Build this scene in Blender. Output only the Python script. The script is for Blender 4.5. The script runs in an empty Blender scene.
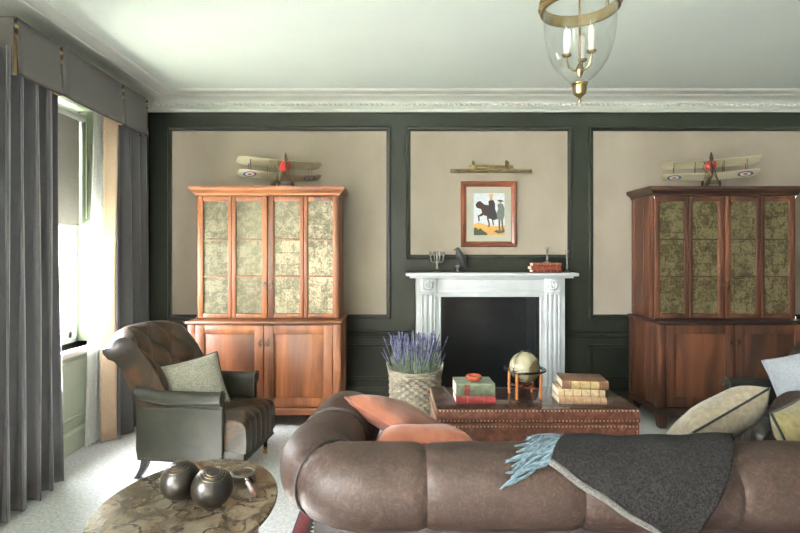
import bpy, bmesh, math, random
from mathutils import Vector, Matrix, Euler
random.seed(7)
PI = math.pi
SC = bpy.context.scene
COL = SC.collection

# ------------------------------------------------------------------ camera, world, sun, exposure
F_PX, VPX, VPY, CAM_H = 510.0, 391.0, 252.0, 1.48
cam_d = bpy.data.cameras.new('camera')
cam = bpy.data.objects.new('camera', cam_d)
COL.objects.link(cam)
cam.location = (0, 0, CAM_H)
cam.rotation_euler = (PI / 2, 0, 0)
cam_d.sensor_width = 36
cam_d.lens = F_PX * 36 / 800
cam_d.shift_x = (400 - VPX) / 800
cam_d.shift_y = -(266.5 - VPY) / 800
cam_d.clip_start = 0.05
SC.camera = cam

world = bpy.data.worlds.new('sky')
SC.world = world
world.use_nodes = True
bg = world.node_tree.nodes['Background']
bg.inputs['Color'].default_value = (0.95, 0.97, 1.0, 1)
bg.inputs['Strength'].default_value = 70.0

sun_d = bpy.data.lights.new('sun', 'SUN')
sun = bpy.data.objects.new('sun', sun_d)
COL.objects.link(sun)
sun_d.energy = 500
sun_d.angle = math.radians(6)
sun_d.color = (1, 0.97, 0.92)
sun.rotation_euler = Vector((0.7, -0.7, -0.62)).to_track_quat('-Z', 'Y').to_euler()

SC.view_settings.view_transform = 'Standard'
SC.view_settings.look = 'None'
SC.view_settings.gamma = 1
SC.view_settings.use_curve_mapping = False
SC.view_settings.exposure = 1.0

# room: X to the right, Y away from the camera, Z up
XL, XR, YB, YN, ZC = -2.36, 4.30, 4.95, -3.2, 2.95
WINS = [(3.07, 4.15), (-0.75, 0.5), (-2.8, -1.6)]
WZ0, WZ1 = 0.76, 2.62
FWINS = []         # windows in the wall behind the camera


def P(x, y, Y):
    return Vector(((x - VPX) * Y / F_PX, Y, CAM_H - (y - VPY) * Y / F_PX))


for (a, b) in WINS:                       # daylight sampling at the window openings
    ld = bpy.data.lights.new('window_portal', 'AREA')
    lo = bpy.data.objects.new('window_portal', ld)
    COL.objects.link(lo)
    ld.shape = 'RECTANGLE'
    ld.size = WZ1 - WZ0
    ld.size_y = b - a
    ld.cycles.is_portal = True
    lo.location = (XL - 0.42, (a + b) / 2, (WZ0 + WZ1) / 2)
    lo.rotation_euler = (0, -PI / 2, 0)
for (a, b) in FWINS:
    ld = bpy.data.lights.new('window_portal', 'AREA')
    lo = bpy.data.objects.new('window_portal', ld)
    COL.objects.link(lo)
    ld.shape = 'RECTANGLE'
    ld.size, ld.size_y = b - a, WZ1 - WZ0
    ld.cycles.is_portal = True
    lo.location = ((a + b) / 2, YN - 0.3, (WZ0 + WZ1) / 2)
    lo.rotation_euler = (PI / 2, 0, 0)


# ------------------------------------------------------------------ materials
def srgb(c):
    return tuple(((v / 255) / 12.92 if v / 255 <= 0.04045 else ((v / 255 + 0.055) / 1.055) ** 2.4) for v in c) + (1,)


def new_mat(name):
    m = bpy.data.materials.new(name)
    m.use_nodes = True
    nt = m.node_tree
    return m, nt, nt.nodes['Principled BSDF']


def N(nt, t, **kw):
    n = nt.nodes.new(t)
    for k, v in kw.items():
        if k.startswith('i_'):
            n.inputs[k[2:].replace('_', ' ')].default_value = v
        else:
            setattr(n, k, v)
    return n


def coords(nt, stretch=(1, 1, 1), rand=True):
    tc = N(nt, 'ShaderNodeTexCoord')
    mp = N(nt, 'ShaderNodeMapping')
    mp.inputs['Scale'].default_value = stretch
    nt.links.new(tc.outputs['Object'], mp.inputs['Vector'])
    if rand:
        oi = N(nt, 'ShaderNodeObjectInfo')
        mu = N(nt, 'ShaderNodeMath', operation='MULTIPLY')
        mu.inputs[1].default_value = 13.7
        nt.links.new(oi.outputs['Random'], mu.inputs[0])
        nt.links.new(mu.outputs[0], mp.inputs['Location'])
    return mp.outputs['Vector']


def ramp(nt, fac, stops):
    r = N(nt, 'ShaderNodeValToRGB')
    els = r.color_ramp.elements
    while len(els) < len(stops):
        els.new(0.5)
    for e, (p, c) in zip(els, stops):
        e.position = p
        e.color = srgb(c) if max(c) > 1.001 or len(c) == 3 else c
    nt.links.new(fac, r.inputs['Fac'])
    return r.outputs['Color']


def bump(nt, b, h, strength, dist=0.01):
    bn = N(nt, 'ShaderNodeBump')
    bn.inputs['Strength'].default_value = strength
    bn.inputs['Distance'].default_value = dist
    nt.links.new(h, bn.inputs['Height'])
    nt.links.new(bn.outputs['Normal'], b.inputs['Normal'])


def noise(nt, vec, scale, detail=4, rough=0.55, dist=0):
    n = N(nt, 'ShaderNodeTexNoise')
    n.inputs['Scale'].default_value = scale
    n.inputs['Detail'].default_value = detail
    n.inputs['Roughness'].default_value = rough
    n.inputs['Distortion'].default_value = dist
    nt.links.new(vec, n.inputs['Vector'])
    return n.outputs['Fac']


def mat(name, c1, c2=None, rough=0.5, metal=0, scale=6, detail=4, stretch=(1, 1, 1), mid=(0.35, 0.65),
        bmp=0, bscale=None, bdist=0.01, spec=0.5, sheen=0, coat=0, dist=0):
    m, nt, b = new_mat(name)
    b.inputs['Roughness'].default_value = rough
    b.inputs['Metallic'].default_value = metal
    b.inputs['Specular IOR Level'].default_value = spec
    b.inputs['Sheen Weight'].default_value = sheen
    b.inputs['Coat Weight'].default_value = coat
    b.inputs['Coat Roughness'].default_value = 0.12
    v = coords(nt, stretch)
    f = noise(nt, v, scale, detail, dist=dist)
    nt.links.new(ramp(nt, f, [(mid[0], c1), (mid[1], c2 or c1)]), b.inputs['Base Color'])
    if bmp:
        bump(nt, b, noise(nt, v, bscale or scale * 4, 5), bmp, bdist)
    return m


def wood(name, c1, c2, c3, stretch=(9, 9, 0.7), rough=0.45, coat=0.06):
    m, nt, b = new_mat(name)
    b.inputs['Roughness'].default_value = rough
    b.inputs['Coat Weight'].default_value = coat
    b.inputs['Coat Roughness'].default_value = 0.2
    v = coords(nt, stretch)
    f = noise(nt, v, 1.3, 6, 0.6, 1.2)
    big = noise(nt, v, 0.35, 2, 0.5)
    mx = N(nt, 'ShaderNodeMath', operation='ADD')
    mu = N(nt, 'ShaderNodeMath', operation='MULTIPLY')
    mu.inputs[1].default_value = 0.5
    nt.links.new(f, mx.inputs[0])
    nt.links.new(big, mx.inputs[1])
    nt.links.new(mx.outputs[0], mu.inputs[0])
    nt.links.new(ramp(nt, mu.outputs[0], [(0.36, c1), (0.5, c2), (0.64, c3)]), b.inputs['Base Color'])
    bump(nt, b, f, 0.08, 0.004)
    return m


def leather(name, c1, c2, c3, scale=5, rough=0.42, crease=0.35, spec=0.5, fine=220):
    m, nt, b = new_mat(name)
    b.inputs['Specular IOR Level'].default_value = spec
    v = coords(nt)
    f = noise(nt, v, scale, 9, 0.72, 1.6)
    nt.links.new(ramp(nt, f, [(0.34, c1), (0.5, c2), (0.68, c3)]), b.inputs['Base Color'])
    rr = N(nt, 'ShaderNodeMapRange')
    rr.inputs['To Min'].default_value = rough - 0.04
    rr.inputs['To Max'].default_value = rough + 0.1
    nt.links.new(f, rr.inputs['Value'])
    nt.links.new(rr.outputs['Result'], b.inputs['Roughness'])
    vo = N(nt, 'ShaderNodeTexVoronoi')
    vo.inputs['Scale'].default_value = fine
    nt.links.new(v, vo.inputs['Vector'])
    ad = N(nt, 'ShaderNodeMath', operation='MULTIPLY_ADD')
    ad.inputs[1].default_value = 0.12
    nt.links.new(vo.outputs['Distance'], ad.inputs[0])
    nt.links.new(noise(nt, v, 14, 6, 0.6, 0.8), ad.inputs[2])
    bump(nt, b, ad.outputs[0], crease, 0.012)
    return m


def fabric(name, c1, c2, scale=180, rough=0.95, bmp=0.4, mid=(0.35, 0.65), sheen=0.15, stretch=(1, 1, 1)):
    return mat(name, c1, c2, rough, scale=scale, detail=2, bmp=bmp, bscale=scale * 1.3, bdist=0.003, spec=0.15, sheen=sheen, mid=mid, stretch=stretch)


def metal(name, c1, c2, rough=0.3):
    return mat(name, c1, c2, rough, 1.0, scale=18, bmp=0.05, bscale=60)


def glass_thin(name, tint=(1, 1, 1, 1), ior=1.3, base=0.0):
    m = bpy.data.materials.new(name)
    m.use_nodes = True
    nt = m.node_tree
    for n in list(nt.nodes):
        nt.nodes.remove(n)
    o = N(nt, 'ShaderNodeOutputMaterial')
    t = N(nt, 'ShaderNodeBsdfTransparent')
    t.inputs['Color'].default_value = tint
    g = N(nt, 'ShaderNodeBsdfGlossy')
    g.inputs['Roughness'].default_value = 0.03
    fr = N(nt, 'ShaderNodeFresnel')
    ge = N(nt, 'ShaderNodeNewGeometry')      # the sheet has two faces: same reflectance from either side
    io = N(nt, 'ShaderNodeMapRange')
    io.inputs['To Min'].default_value = ior
    io.inputs['To Max'].default_value = 1 / ior
    nt.links.new(ge.outputs['Backfacing'], io.inputs['Value'])
    nt.links.new(io.outputs['Result'], fr.inputs['IOR'])
    nz = noise(nt, coords(nt), 3, 2)
    mu = N(nt, 'ShaderNodeMath', operation='MULTIPLY_ADD')
    mu.inputs[1].default_value = 0.01
    nt.links.new(nz, mu.inputs[0])
    nt.links.new(fr.outputs[0], mu.inputs[2])
    mx = N(nt, 'ShaderNodeMixShader')
    nt.links.new(mu.outputs[0], mx.inputs[0])
    nt.links.new(t.outputs[0], mx.inputs[1])
    nt.links.new(g.outputs[0], mx.inputs[2])
    nt.links.new(mx.outputs[0], o.inputs['Surface'])
    return m


def translucent(name, c, tr=0.5, alpha=1.0, scale=60):
    m = bpy.data.materials.new(name)
    m.use_nodes = True
    nt = m.node_tree
    for n in list(nt.nodes):
        nt.nodes.remove(n)
    o = N(nt, 'ShaderNodeOutputMaterial')
    d = N(nt, 'ShaderNodeBsdfDiffuse')
    t = N(nt, 'ShaderNodeBsdfTranslucent')
    col = ramp(nt, noise(nt, coords(nt), scale, 2), [(0.3, tuple(int(x * 0.95) for x in c)), (0.7, c)])
    nt.links.new(col, d.inputs['Color'])
    nt.links.new(col, t.inputs['Color'])
    mx = N(nt, 'ShaderNodeMixShader')
    mx.inputs[0].default_value = tr
    nt.links.new(d.outputs[0], mx.inputs[1])
    nt.links.new(t.outputs[0], mx.inputs[2])
    out = mx.outputs[0]
    if alpha < 1:
        tp = N(nt, 'ShaderNodeBsdfTransparent')
        m2 = N(nt, 'ShaderNodeMixShader')
        m2.inputs[0].default_value = alpha
        nt.links.new(tp.outputs[0], m2.inputs[1])
        nt.links.new(out, m2.inputs[2])
        out = m2.outputs[0]
    nt.links.new(out, o.inputs['Surface'])
    return m


def marble(name):
    m, nt, b = new_mat(name)
    b.inputs['Roughness'].default_value = 0.2
    b.inputs['Coat Weight'].default_value = 0.3
    v = coords(nt, rand=False)
    base = ramp(nt, noise(nt, v, 5, 8, 0.65, 1.5), [(0.28, (46, 38, 28)), (0.45, (74, 64, 50)), (0.56, (92, 86, 74)), (0.72, (70, 53, 32))])
    vo = N(nt, 'ShaderNodeTexVoronoi', feature='DISTANCE_TO_EDGE')
    vo.inputs['Scale'].default_value = 10
    wob = N(nt, 'ShaderNodeTexNoise')
    wob.inputs['Scale'].default_value = 7
    wob.inputs['Detail'].default_value = 5
    nt.links.new(v, wob.inputs['Vector'])
    mixv = N(nt, 'ShaderNodeMix', data_type='VECTOR')
    mixv.inputs['Factor'].default_value = 0.3
    nt.links.new(v, mixv.inputs[4])
    nt.links.new(wob.outputs['Color'], mixv.inputs[5])
    nt.links.new(mixv.outputs[1], vo.inputs['Vector'])
    vein = N(nt, 'ShaderNodeMapRange')
    vein.inputs['From Min'].default_value = 0.015
    vein.inputs['From Max'].default_value = 0.07
    vein.inputs['To Min'].default_value = 0.9
    vein.inputs['To Max'].default_value = 0.0
    nt.links.new(vo.outputs['Distance'], vein.inputs['Value'])
    mx = N(nt, 'ShaderNodeMix', data_type='RGBA')
    nt.links.new(vein.outputs['Result'], mx.inputs['Factor'])
    nt.links.new(base, mx.inputs[6])
    mx.inputs[7].default_value = srgb((34, 20, 12))
    nt.links.new(mx.outputs[2], b.inputs['Base Color'])
    return m


def foxed_mirror(name, c1=(34, 31, 22), c2=(74, 71, 57), c3=(124, 120, 103)):
    m, nt, b = new_mat(name)
    b.inputs['Metallic'].default_value = 0.6
    v = coords(nt, (1, 1, 1))
    big = noise(nt, v, 17, 8, 0.75, 0.8)
    sp = noise(nt, v, 70, 4, 0.7)
    ad = N(nt, 'ShaderNodeMath', operation='MULTIPLY_ADD')
    ad.inputs[1].default_value = 0.55
    nt.links.new(sp, ad.inputs[0])
    nt.links.new(big, ad.inputs[2])
    # leaf squares laid edge to edge
    sep = N(nt, 'ShaderNodeSeparateXYZ')
    nt.links.new(v, sep.inputs[0])
    cmb = N(nt, 'ShaderNodeCombineXYZ')
    nt.links.new(sep.outputs['X'], cmb.inputs['X'])
    nt.links.new(sep.outputs['Z'], cmb.inputs['Y'])
    br = N(nt, 'ShaderNodeTexBrick')
    br.inputs['Scale'].default_value = 1.0
    br.inputs['Brick Width'].default_value = 0.105
    br.inputs['Row Height'].default_value = 0.105
    br.inputs['Mortar Size'].default_value = 0.006
    br.inputs['Mortar Smooth'].default_value = 0.8
    br.inputs['Color1'].default_value = (0.0, 0.0, 0.0, 1)
    br.inputs['Color2'].default_value = (0.12, 0.12, 0.12, 1)
    br.inputs['Mortar'].default_value = (-0.6, -0.6, -0.6, 1)
    nt.links.new(cmb.outputs[0], br.inputs['Vector'])
    a2 = N(nt, 'ShaderNodeMath', operation='ADD')
    nt.links.new(ad.outputs[0], a2.inputs[0])
    nt.links.new(br.outputs['Color'], a2.inputs[1])
    nt.links.new(ramp(nt, a2.outputs[0], [(0.5, c1), (0.78, c2), (1.1, c3)]), b.inputs['Base Color'])
    rr = N(nt, 'ShaderNodeMapRange')
    rr.inputs['From Min'].default_value = 0.5
    rr.inputs['From Max'].default_value = 1.0
    rr.inputs['To Min'].default_value = 0.5
    rr.inputs['To Max'].default_value = 0.26
    nt.links.new(a2.outputs[0], rr.inputs['Value'])
    nt.links.new(rr.outputs['Result'], b.inputs['Roughness'])
    bump(nt, b, a2.outputs[0], 0.15, 0.01)
    return m


def brick_paint(name):
    m, nt, b = new_mat(name)
    b.inputs['Roughness'].default_value = 0.38
    v = coords(nt, rand=False)
    sep = N(nt, 'ShaderNodeSeparateXYZ')
    nt.links.new(v, sep.inputs[0])
    cmb = N(nt, 'ShaderNodeCombineXYZ')
    sm = N(nt, 'ShaderNodeMath', operation='ADD')
    nt.links.new(sep.outputs['X'], sm.inputs[0])
    nt.links.new(sep.outputs['Y'], sm.inputs[1])
    nt.links.new(sm.outputs[0], cmb.inputs['X'])
    nt.links.new(sep.outputs['Z'], cmb.inputs['Y'])
    br = N(nt, 'ShaderNodeTexBrick')
    br.inputs['Scale'].default_value = 1
    br.inputs['Brick Width'].default_value = 0.22
    br.inputs['Row Height'].default_value = 0.075
    br.inputs['Mortar Size'].default_value = 0.006
    br.inputs['Color1'].default_value = srgb((7, 10, 17))
    br.inputs['Color2'].default_value = srgb((9, 13, 22))
    br.inputs['Mortar'].default_value = srgb((8, 9, 13))
    nt.links.new(cmb.outputs[0], br.inputs['Vector'])
    nt.links.new(br.outputs['Color'], b.inputs['Base Color'])
    inv = N(nt, 'ShaderNodeMath', operation='SUBTRACT')
    inv.inputs[0].default_value = 1
    nt.links.new(br.outputs['Fac'], inv.inputs[1])
    bump(nt, b, inv.outputs[0], 0.15, 0.004)
    return m


M = {}
M['green_paint'] = mat('dark_green_paint', (28, 32, 27), (32, 36, 28), 0.48, spec=0.3, scale=2, bmp=0.04, bscale=90)
M['beige_paper'] = mat('beige_wall_fabric', (146, 137, 124), (161, 152, 138), 0.8, scale=1.6, detail=5, stretch=(1, 1, 0.6), bmp=0.05, bscale=160)
M['ceiling'] = mat('ceiling_paint', (224, 232, 225), (228, 236, 229), 0.85, scale=1.5)
M['cornice'] = mat('cornice_paint', (216, 220, 212), (222, 226, 218), 0.6, scale=3)
M['white_marble'] = mat('painted_white_mantel', (186, 190, 191), (196, 200, 201), 0.35, scale=5, dist=1)
M['sage_paint'] = mat('sage_green_woodwork', (160, 170, 150), (168, 178, 158), 0.4, scale=3)
M['shutter_green'] = mat('shutter_green', (72, 82, 64), (80, 90, 71), 0.45, scale=3)
M['white_paint'] = mat('white_sash_paint', (222, 222, 216), (230, 230, 225), 0.4, scale=3)
M['carpet'] = mat('grey_carpet', (180, 182, 183), (213, 215, 216), 0.95, scale=55, detail=6, bmp=0.6, bscale=260, bdist=0.006, spec=0.1)
M['lawn'] = mat('pale_bounce_ground', (206, 206, 198), (222, 222, 214), 0.95, scale=4, spec=0.1)  # invented pale ground colour, kept bright to throw sunlight up at the ceiling
M['wood'] = wood('yellowwood_red', (62, 32, 14), (108, 60, 30), (142, 86, 46))
M['wood_h'] = wood('yellowwood_red_rails', (66, 35, 16), (106, 59, 30), (136, 82, 44), (0.7, 9, 9))
M['wood_panel'] = wood('figured_panel_wood', (64, 32, 14), (112, 62, 30), (150, 92, 50), (4.5, 4.5, 0.6))
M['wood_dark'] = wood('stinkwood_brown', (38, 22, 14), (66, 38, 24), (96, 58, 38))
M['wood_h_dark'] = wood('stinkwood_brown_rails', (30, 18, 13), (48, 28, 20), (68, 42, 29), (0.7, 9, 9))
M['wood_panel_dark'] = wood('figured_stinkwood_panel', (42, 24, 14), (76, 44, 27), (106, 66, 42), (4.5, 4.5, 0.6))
M['dark_wood'] = wood('dark_turned_wood', (38, 22, 14), (56, 32, 20), (72, 44, 28))
M['honey_wood'] = wood('honey_turned_wood', (132, 78, 36), (166, 104, 52), (188, 128, 72))
M['frame_wood'] = wood('mahogany_frame', (66, 30, 16), (92, 46, 26), (112, 60, 36), (3, 3, 3), 0.3, 0.4)
M['mirror'] = foxed_mirror('foxed_mirror_glass')
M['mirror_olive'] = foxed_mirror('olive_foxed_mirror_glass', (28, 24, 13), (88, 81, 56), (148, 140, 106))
M['bronze'] = metal('dark_bronze', (70, 60, 50), (110, 96, 80), 0.35)
M['brass'] = metal('aged_brass', (122, 106, 74), (149, 133, 97), 0.32)
M['pewter'] = metal('pewter', (99, 97, 94), (144, 142, 137), 0.32)
M['nail'] = mat('brass_nailheads', (176, 152, 126), (192, 170, 144), 0.4, 0.6, scale=20)
M['chrome'] = metal('polished_steel', (190, 188, 182), (214, 212, 206), 0.18)
M['sofa'] = leather('worn_brown_leather', (29, 21, 16), (42, 30, 25), (67, 51, 43), 34, 0.5, 0.25, 0.28)
M['sofa_dark'] = leather('dark_brown_underside', (20, 16, 15), (26, 21, 19), (34, 27, 25), 5, 0.6, 0.2)
M['green_leather'] = leather('bottle_green_leather', (21, 22, 18), (32, 33, 27), (46, 43, 32), 6, 0.4, 0.12, 0.4, 300)
M['green_leather_tuft'] = leather('tufted_green_brown_leather', (22, 24, 20), (36, 32, 25), (80, 50, 29), 4, 0.36, 0.12, 0.5, 300)
M['trunk_leather'] = leather('chestnut_trunk_leather', (69, 40, 31), (105, 65, 52), (138, 96, 80), 10, 0.38, 0.35)
M['curtain'] = fabric('grey_velvet_curtain', (64, 64, 65), (74, 74, 75), 240, sheen=0.4)
M['pelmet'] = fabric('grey_pelmet_linen', (69, 67, 64), (82, 81, 76), 300)
M['lining'] = fabric('beige_curtain_lining', (154, 132, 111), (164, 145, 125), 120)
M['gold_cloth'] = fabric('old_gold_pleat_cloth', (146, 116, 66), (168, 138, 84), 120)
M['black_trim'] = fabric('black_trim', (19, 19, 19), (27, 26, 26), 120)
M['sheer'] = translucent('white_sheer', (244, 244, 242), 0.55, 0.95)
M['blind'] = translucent('blind_cloth', (171, 166, 157), 0.012)
M['pane'] = glass_thin('window_glass')
M['lantern_glass'] = glass_thin('lantern_glass', (0.97, 0.98, 0.97, 1), 1.45)
M['top_glass'] = glass_thin('table_glass', (0.93, 0.95, 0.94, 1), 1.6)
M['stone'] = marble('brown_veined_marble')
M['throw'] = fabric('charcoal_wool', (11, 9, 11), (40, 38, 36), 130, sheen=0.0, bmp=0.8, mid=(0.38, 0.72))
M['throw_edge'] = fabric('pale_grey_wool_edge', (57, 56, 54), (83, 81, 79), 160)
M['fringe'] = fabric('blue_grey_wool_fringe', (53, 69, 77), (77, 93, 102), 60)
M['orange'] = fabric('burnt_orange_suede', (102, 59, 42), (117, 72, 55), 14, bmp=0.15)
M['chair_cushion'] = fabric('pale_grey_weave', (128, 127, 116), (158, 157, 146), 110, mid=(0.42, 0.58))
M['beige_cushion'] = fabric('beige_wool', (97, 88, 72), (109, 102, 85), 40)
M['olive_cushion'] = fabric('mustard_cloth', (86, 80, 49), (102, 94, 64), 40)
M['white_cushion'] = fabric('white_cloth', (119, 123, 127), (129, 133, 136), 60)
M['basket'] = mat('grey_wicker', (120, 111, 96), (147, 139, 121), 0.7, scale=14, detail=3, bmp=0.3, bscale=120)
M['lavender'] = mat('lavender_flowers', (65, 65, 94), (108, 108, 137), 0.9, scale=30)
M['stem'] = mat('grey_green_stems', (86, 101, 79), (135, 148, 128), 0.9, scale=20)
M['navy_brick'] = brick_paint('blue_black_painted_brick')
M['slate'] = mat('hearth_slate', (38, 40, 42), (50, 52, 54), 0.4, scale=8)
M['globe'] = mat('antique_globe_paper', (94, 81, 52), (144, 137, 112), 0.4, scale=9, detail=8, mid=(0.46, 0.53))
M['black_lacquer'] = mat('black_lacquer', (18, 17, 18), (30, 28, 28), 0.25, scale=6)
M['cream'] = mat('candle_cream', (181, 178, 166), (189, 186, 178), 0.5, scale=6)
M['bowl_wood'] = leather('dark_bowl_composite', (8, 6, 6), (18, 14, 10), (37, 29, 19), 9, 0.3, 0.04, 0.4, 400)
M['crow'] = mat('black_iron', (22, 22, 26), (38, 38, 44), 0.4, scale=20, bmp=0.3, bscale=60)
M['page'] = mat('book_pages', (214, 204, 180), (228, 220, 200), 0.9, scale=4, stretch=(1, 1, 120))
M['wing'] = mat('doped_cream_canvas', (193, 185, 155), (205, 199, 171), 0.6, scale=6)
M['olive_drab'] = mat('olive_canvas', (86, 84, 60), (104, 100, 74), 0.6, scale=6)
M['plane_red'] = mat('red_cowling', (150, 34, 28), (170, 44, 36), 0.35, scale=8)
M['r_blue'] = mat('roundel_blue', (36, 66, 120), (44, 76, 132), 0.6)
M['r_white'] = mat('roundel_white', (228, 226, 218), (234, 232, 226), 0.6)
M['r_red'] = mat('roundel_red', (170, 44, 38), (180, 52, 44), 0.6)
M['mount'] = mat('picture_mount', (169, 169, 155), (176, 176, 162), 0.8)
M['rug_red'] = fabric('maroon_rug_wool', (84, 18, 28), (110, 30, 38), 60)
M['rug_cream'] = fabric('cream_rug_wool', (186, 180, 168), (206, 200, 188), 60)
M['rug_dark'] = fabric('dark_rug_wool', (28, 26, 28), (42, 40, 40), 60)
for nm, c in dict(sky=(214, 222, 228), ground=(196, 152, 84), scrub=(50, 58, 34), horse=(54, 28, 24), rider=(30, 30, 34), skin=(206, 150, 116),
                  straw=(206, 176, 118), coat=(104, 114, 108), boots=(88, 70, 46)).items():
    M['art_' + nm] = mat('print_' + nm, tuple(int(v * 0.93) for v in c), c, 0.7, scale=40)


def cover(c):
    k = 'cover_%d_%d_%d' % c
    if k not in M:
        M[k] = mat('book_cloth', tuple(int(v * 0.82) for v in c), c, 0.5, scale=30, bmp=0.1, bscale=200)
    return M[k]


# ------------------------------------------------------------------ mesh building
class MB:
    def __init__(s):
        s.v, s.f, s.m = [], [], []

    def add(s, vs, fs, mi=0, T=None):
        o = len(s.v)
        s.v += [tuple(T @ Vector(p)) if T else tuple(p) for p in vs]
        s.f += [tuple(i + o for i in f) for f in fs]
        s.m += [mi] * len(fs)
        return s

    def box(s, x0, x1, y0, y1, z0, z1, bev=0, mi=0, T=None, seg=2):
        bm = bmesh.new()
        bmesh.ops.create_cube(bm, size=1)
        for v in bm.verts:
            v.co = ((x0 + x1) / 2 + v.co.x * (x1 - x0), (y0 + y1) / 2 + v.co.y * (y1 - y0), (z0 + z1) / 2 + v.co.z * (z1 - z0))
        if bev:
            bmesh.ops.bevel(bm, geom=list(bm.edges), offset=bev, segments=seg, profile=0.5, affect='EDGES')
        bm.verts.index_update()
        s.add([v.co.copy() for v in bm.verts], [[v.index for v in f.verts] for f in bm.faces], mi, T)
        bm.free()
        return s

    def grid(s, fn, nu, nv, cu=False, cv=False, mi=0, T=None, capu=False, capv=False):
        """fn(i/nu, j/nv); cu / cv close that direction; capu caps the two u ends (needs cv)"""
        iu = nu if cu else nu + 1
        jv = nv if cv else nv + 1
        vs = [fn(i / nu, j / nv) for i in range(iu) for j in range(jv)]
        fs = []
        for i in range(nu):
            for j in range(nv):
                a, b = i, (i + 1) % iu
                c, d = j, (j + 1) % jv
                fs.append((a * jv + c, b * jv + c, b * jv + d, a * jv + d))
        if capu:
            fs.append(tuple(range(jv)))
            fs.append(tuple((iu - 1) * jv + j for j in range(jv))[::-1])
        if capv:
            fs.append(tuple(i * jv for i in range(iu)))
            fs.append(tuple(i * jv + jv - 1 for i in range(iu))[::-1])
        return s.add(vs, fs, mi, T)

    def tube(s, pts, r, n=10, cap=True, closed=False, mi=0, T=None):
        pts = [Vector(p) for p in pts]
        k = len(pts)
        rs = list(r) if isinstance(r, (list, tuple)) else [r] * k
        up, rings = None, []
        for i, p in enumerate(pts):
            if closed:
                t = (pts[(i + 1) % k] - pts[i - 1])
            else:
                t = pts[min(i + 1, k - 1)] - pts[max(i - 1, 0)]
            t.normalize()
            if up is None:
                up = Vector((0, 0, 1)) if abs(t.z) < 0.9 else Vector((1, 0, 0))
            a = t.cross(up)
            a.normalize()
            b = a.cross(t)
            b.normalize()
            up = b
            rings.append([p + (a * math.cos(2 * PI * j / n) + b * math.sin(2 * PI * j / n)) * rs[i] for j in range(n)])
        vs = [q for rg in rings for q in rg]
        fs = []
        for i in range(k if closed else k - 1):
            for j in range(n):
                a, b = i * n, ((i + 1) % k) * n
                fs.append((a + j, b + j, b + (j + 1) % n, a + (j + 1) % n))
        if cap and not closed:
            fs.append(tuple(range(n))[::-1])
            fs.append(tuple((k - 1) * n + j for j in range(n)))
        return s.add(vs, fs, mi, T)

    def lathe(s, prof, n=32, mi=0, T=None, c=(0, 0, 0)):
        vs, fs, rows = [], [], []
        for (r, z) in prof:
            if r < 1e-6:
                rows.append([len(vs)])
                vs.append((c[0], c[1], c[2] + z))
            else:
                rows.append(list(range(len(vs), len(vs) + n)))
                vs += [(c[0] + r * math.cos(2 * PI * j / n), c[1] + r * math.sin(2 * PI * j / n), c[2] + z) for j in range(n)]
        for a, b in zip(rows, rows[1:]):
            for j in range(n):
                p, q = j, (j + 1) % n
                if len(a) == 1 and len(b) == 1:
                    continue
                if len(a) == 1:
                    fs.append((a[0], b[p], b[q]))
                elif len(b) == 1:
                    fs.append((a[p], a[q], b[0]))
                else:
                    fs.append((a[p], a[q], b[q], b[p]))
        return s.add(vs, fs, mi, T)

    def ball(s, c, r, n=16, mi=0, T=None, sc=(1, 1, 1)):
        k = max(6, n // 2)
        pr = [(math.sin(PI * i / k) * r, -math.cos(PI * i / k) * r) for i in range(k + 1)]
        pr[0], pr[-1] = (0, -r), (0, r)
        TT = Matrix.Translation(c) @ Matrix.Diagonal((*sc, 1))
        return s.lathe(pr, n, mi, (T @ TT) if T else TT)

    def prism(s, poly, d0, d1, plane='xz', mi=0, T=None):
        n = len(poly)
        mk = {'xz': lambda p, d: (p[0], d, p[1]), 'xy': lambda p, d: (p[0], p[1], d), 'yz': lambda p, d: (d, p[0], p[1])}[plane]
        vs = [mk(p, d0) for p in poly] + [mk(p, d1) for p in poly]
        fs = [tuple(range(n)), tuple(range(n, 2 * n))[::-1]] + [(i, (i + 1) % n, n + (i + 1) % n, n + i) for i in range(n)]
        return s.add(vs, fs, mi, T)

    def torus(s, c, R, r, n=36, k=8, mi=0, T=None, axis='z'):
        def fn(u, v):
            a, b = 2 * PI * u, 2 * PI * v
            x, y, z = (R + r * math.cos(b)) * math.cos(a), (R + r * math.cos(b)) * math.sin(a), r * math.sin(b)
            if axis == 'x':
                x, y, z = z, x, y
            if axis == 'y':
                x, y, z = x, z, y
            return (c[0] + x, c[1] + y, c[2] + z)
        return s.grid(fn, n, k, True, True, mi, T)

    def build(s, name, mats, parent=None, smooth=38, sub=0, solid=0):
        me = bpy.data.meshes.new(name)
        me.from_pydata(s.v, [], s.f)
        mats = mats if isinstance(mats, (list, tuple)) else [mats]
        for m in mats:
            me.materials.append(m)
        for p, i in zip(me.polygons, s.m):
            p.material_index = i
        bm = bmesh.new()
        bm.from_mesh(me)
        bmesh.ops.recalc_face_normals(bm, faces=bm.faces)
        bm.to_mesh(me)
        bm.free()
        if smooth:
            me.shade_smooth()
            me.set_sharp_from_angle(angle=math.radians(smooth))
        o = bpy.data.objects.new(name, me)
        COL.objects.link(o)
        if parent:
            o.parent = parent
        if solid:
            d = o.modifiers.new('thickness', 'SOLIDIFY')
            d.thickness = solid
            d.offset = 0
        if sub:
            d = o.modifiers.new('smooth', 'SUBSURF')
            d.levels = d.render_levels = sub
        return o


def tag(o, label, cat, group=None):
    o['label'], o['category'] = label, cat
    if group:
        o['group'] = group
    return o


def thing(name, label, cat, group=None):
    o = bpy.data.objects.new(name, None)
    o.empty_display_size = 0.1
    COL.objects.link(o)
    return tag(o, label, cat, group)


def kids(o):
    return [c for c in COL.objects if c.parent == o]


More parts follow.
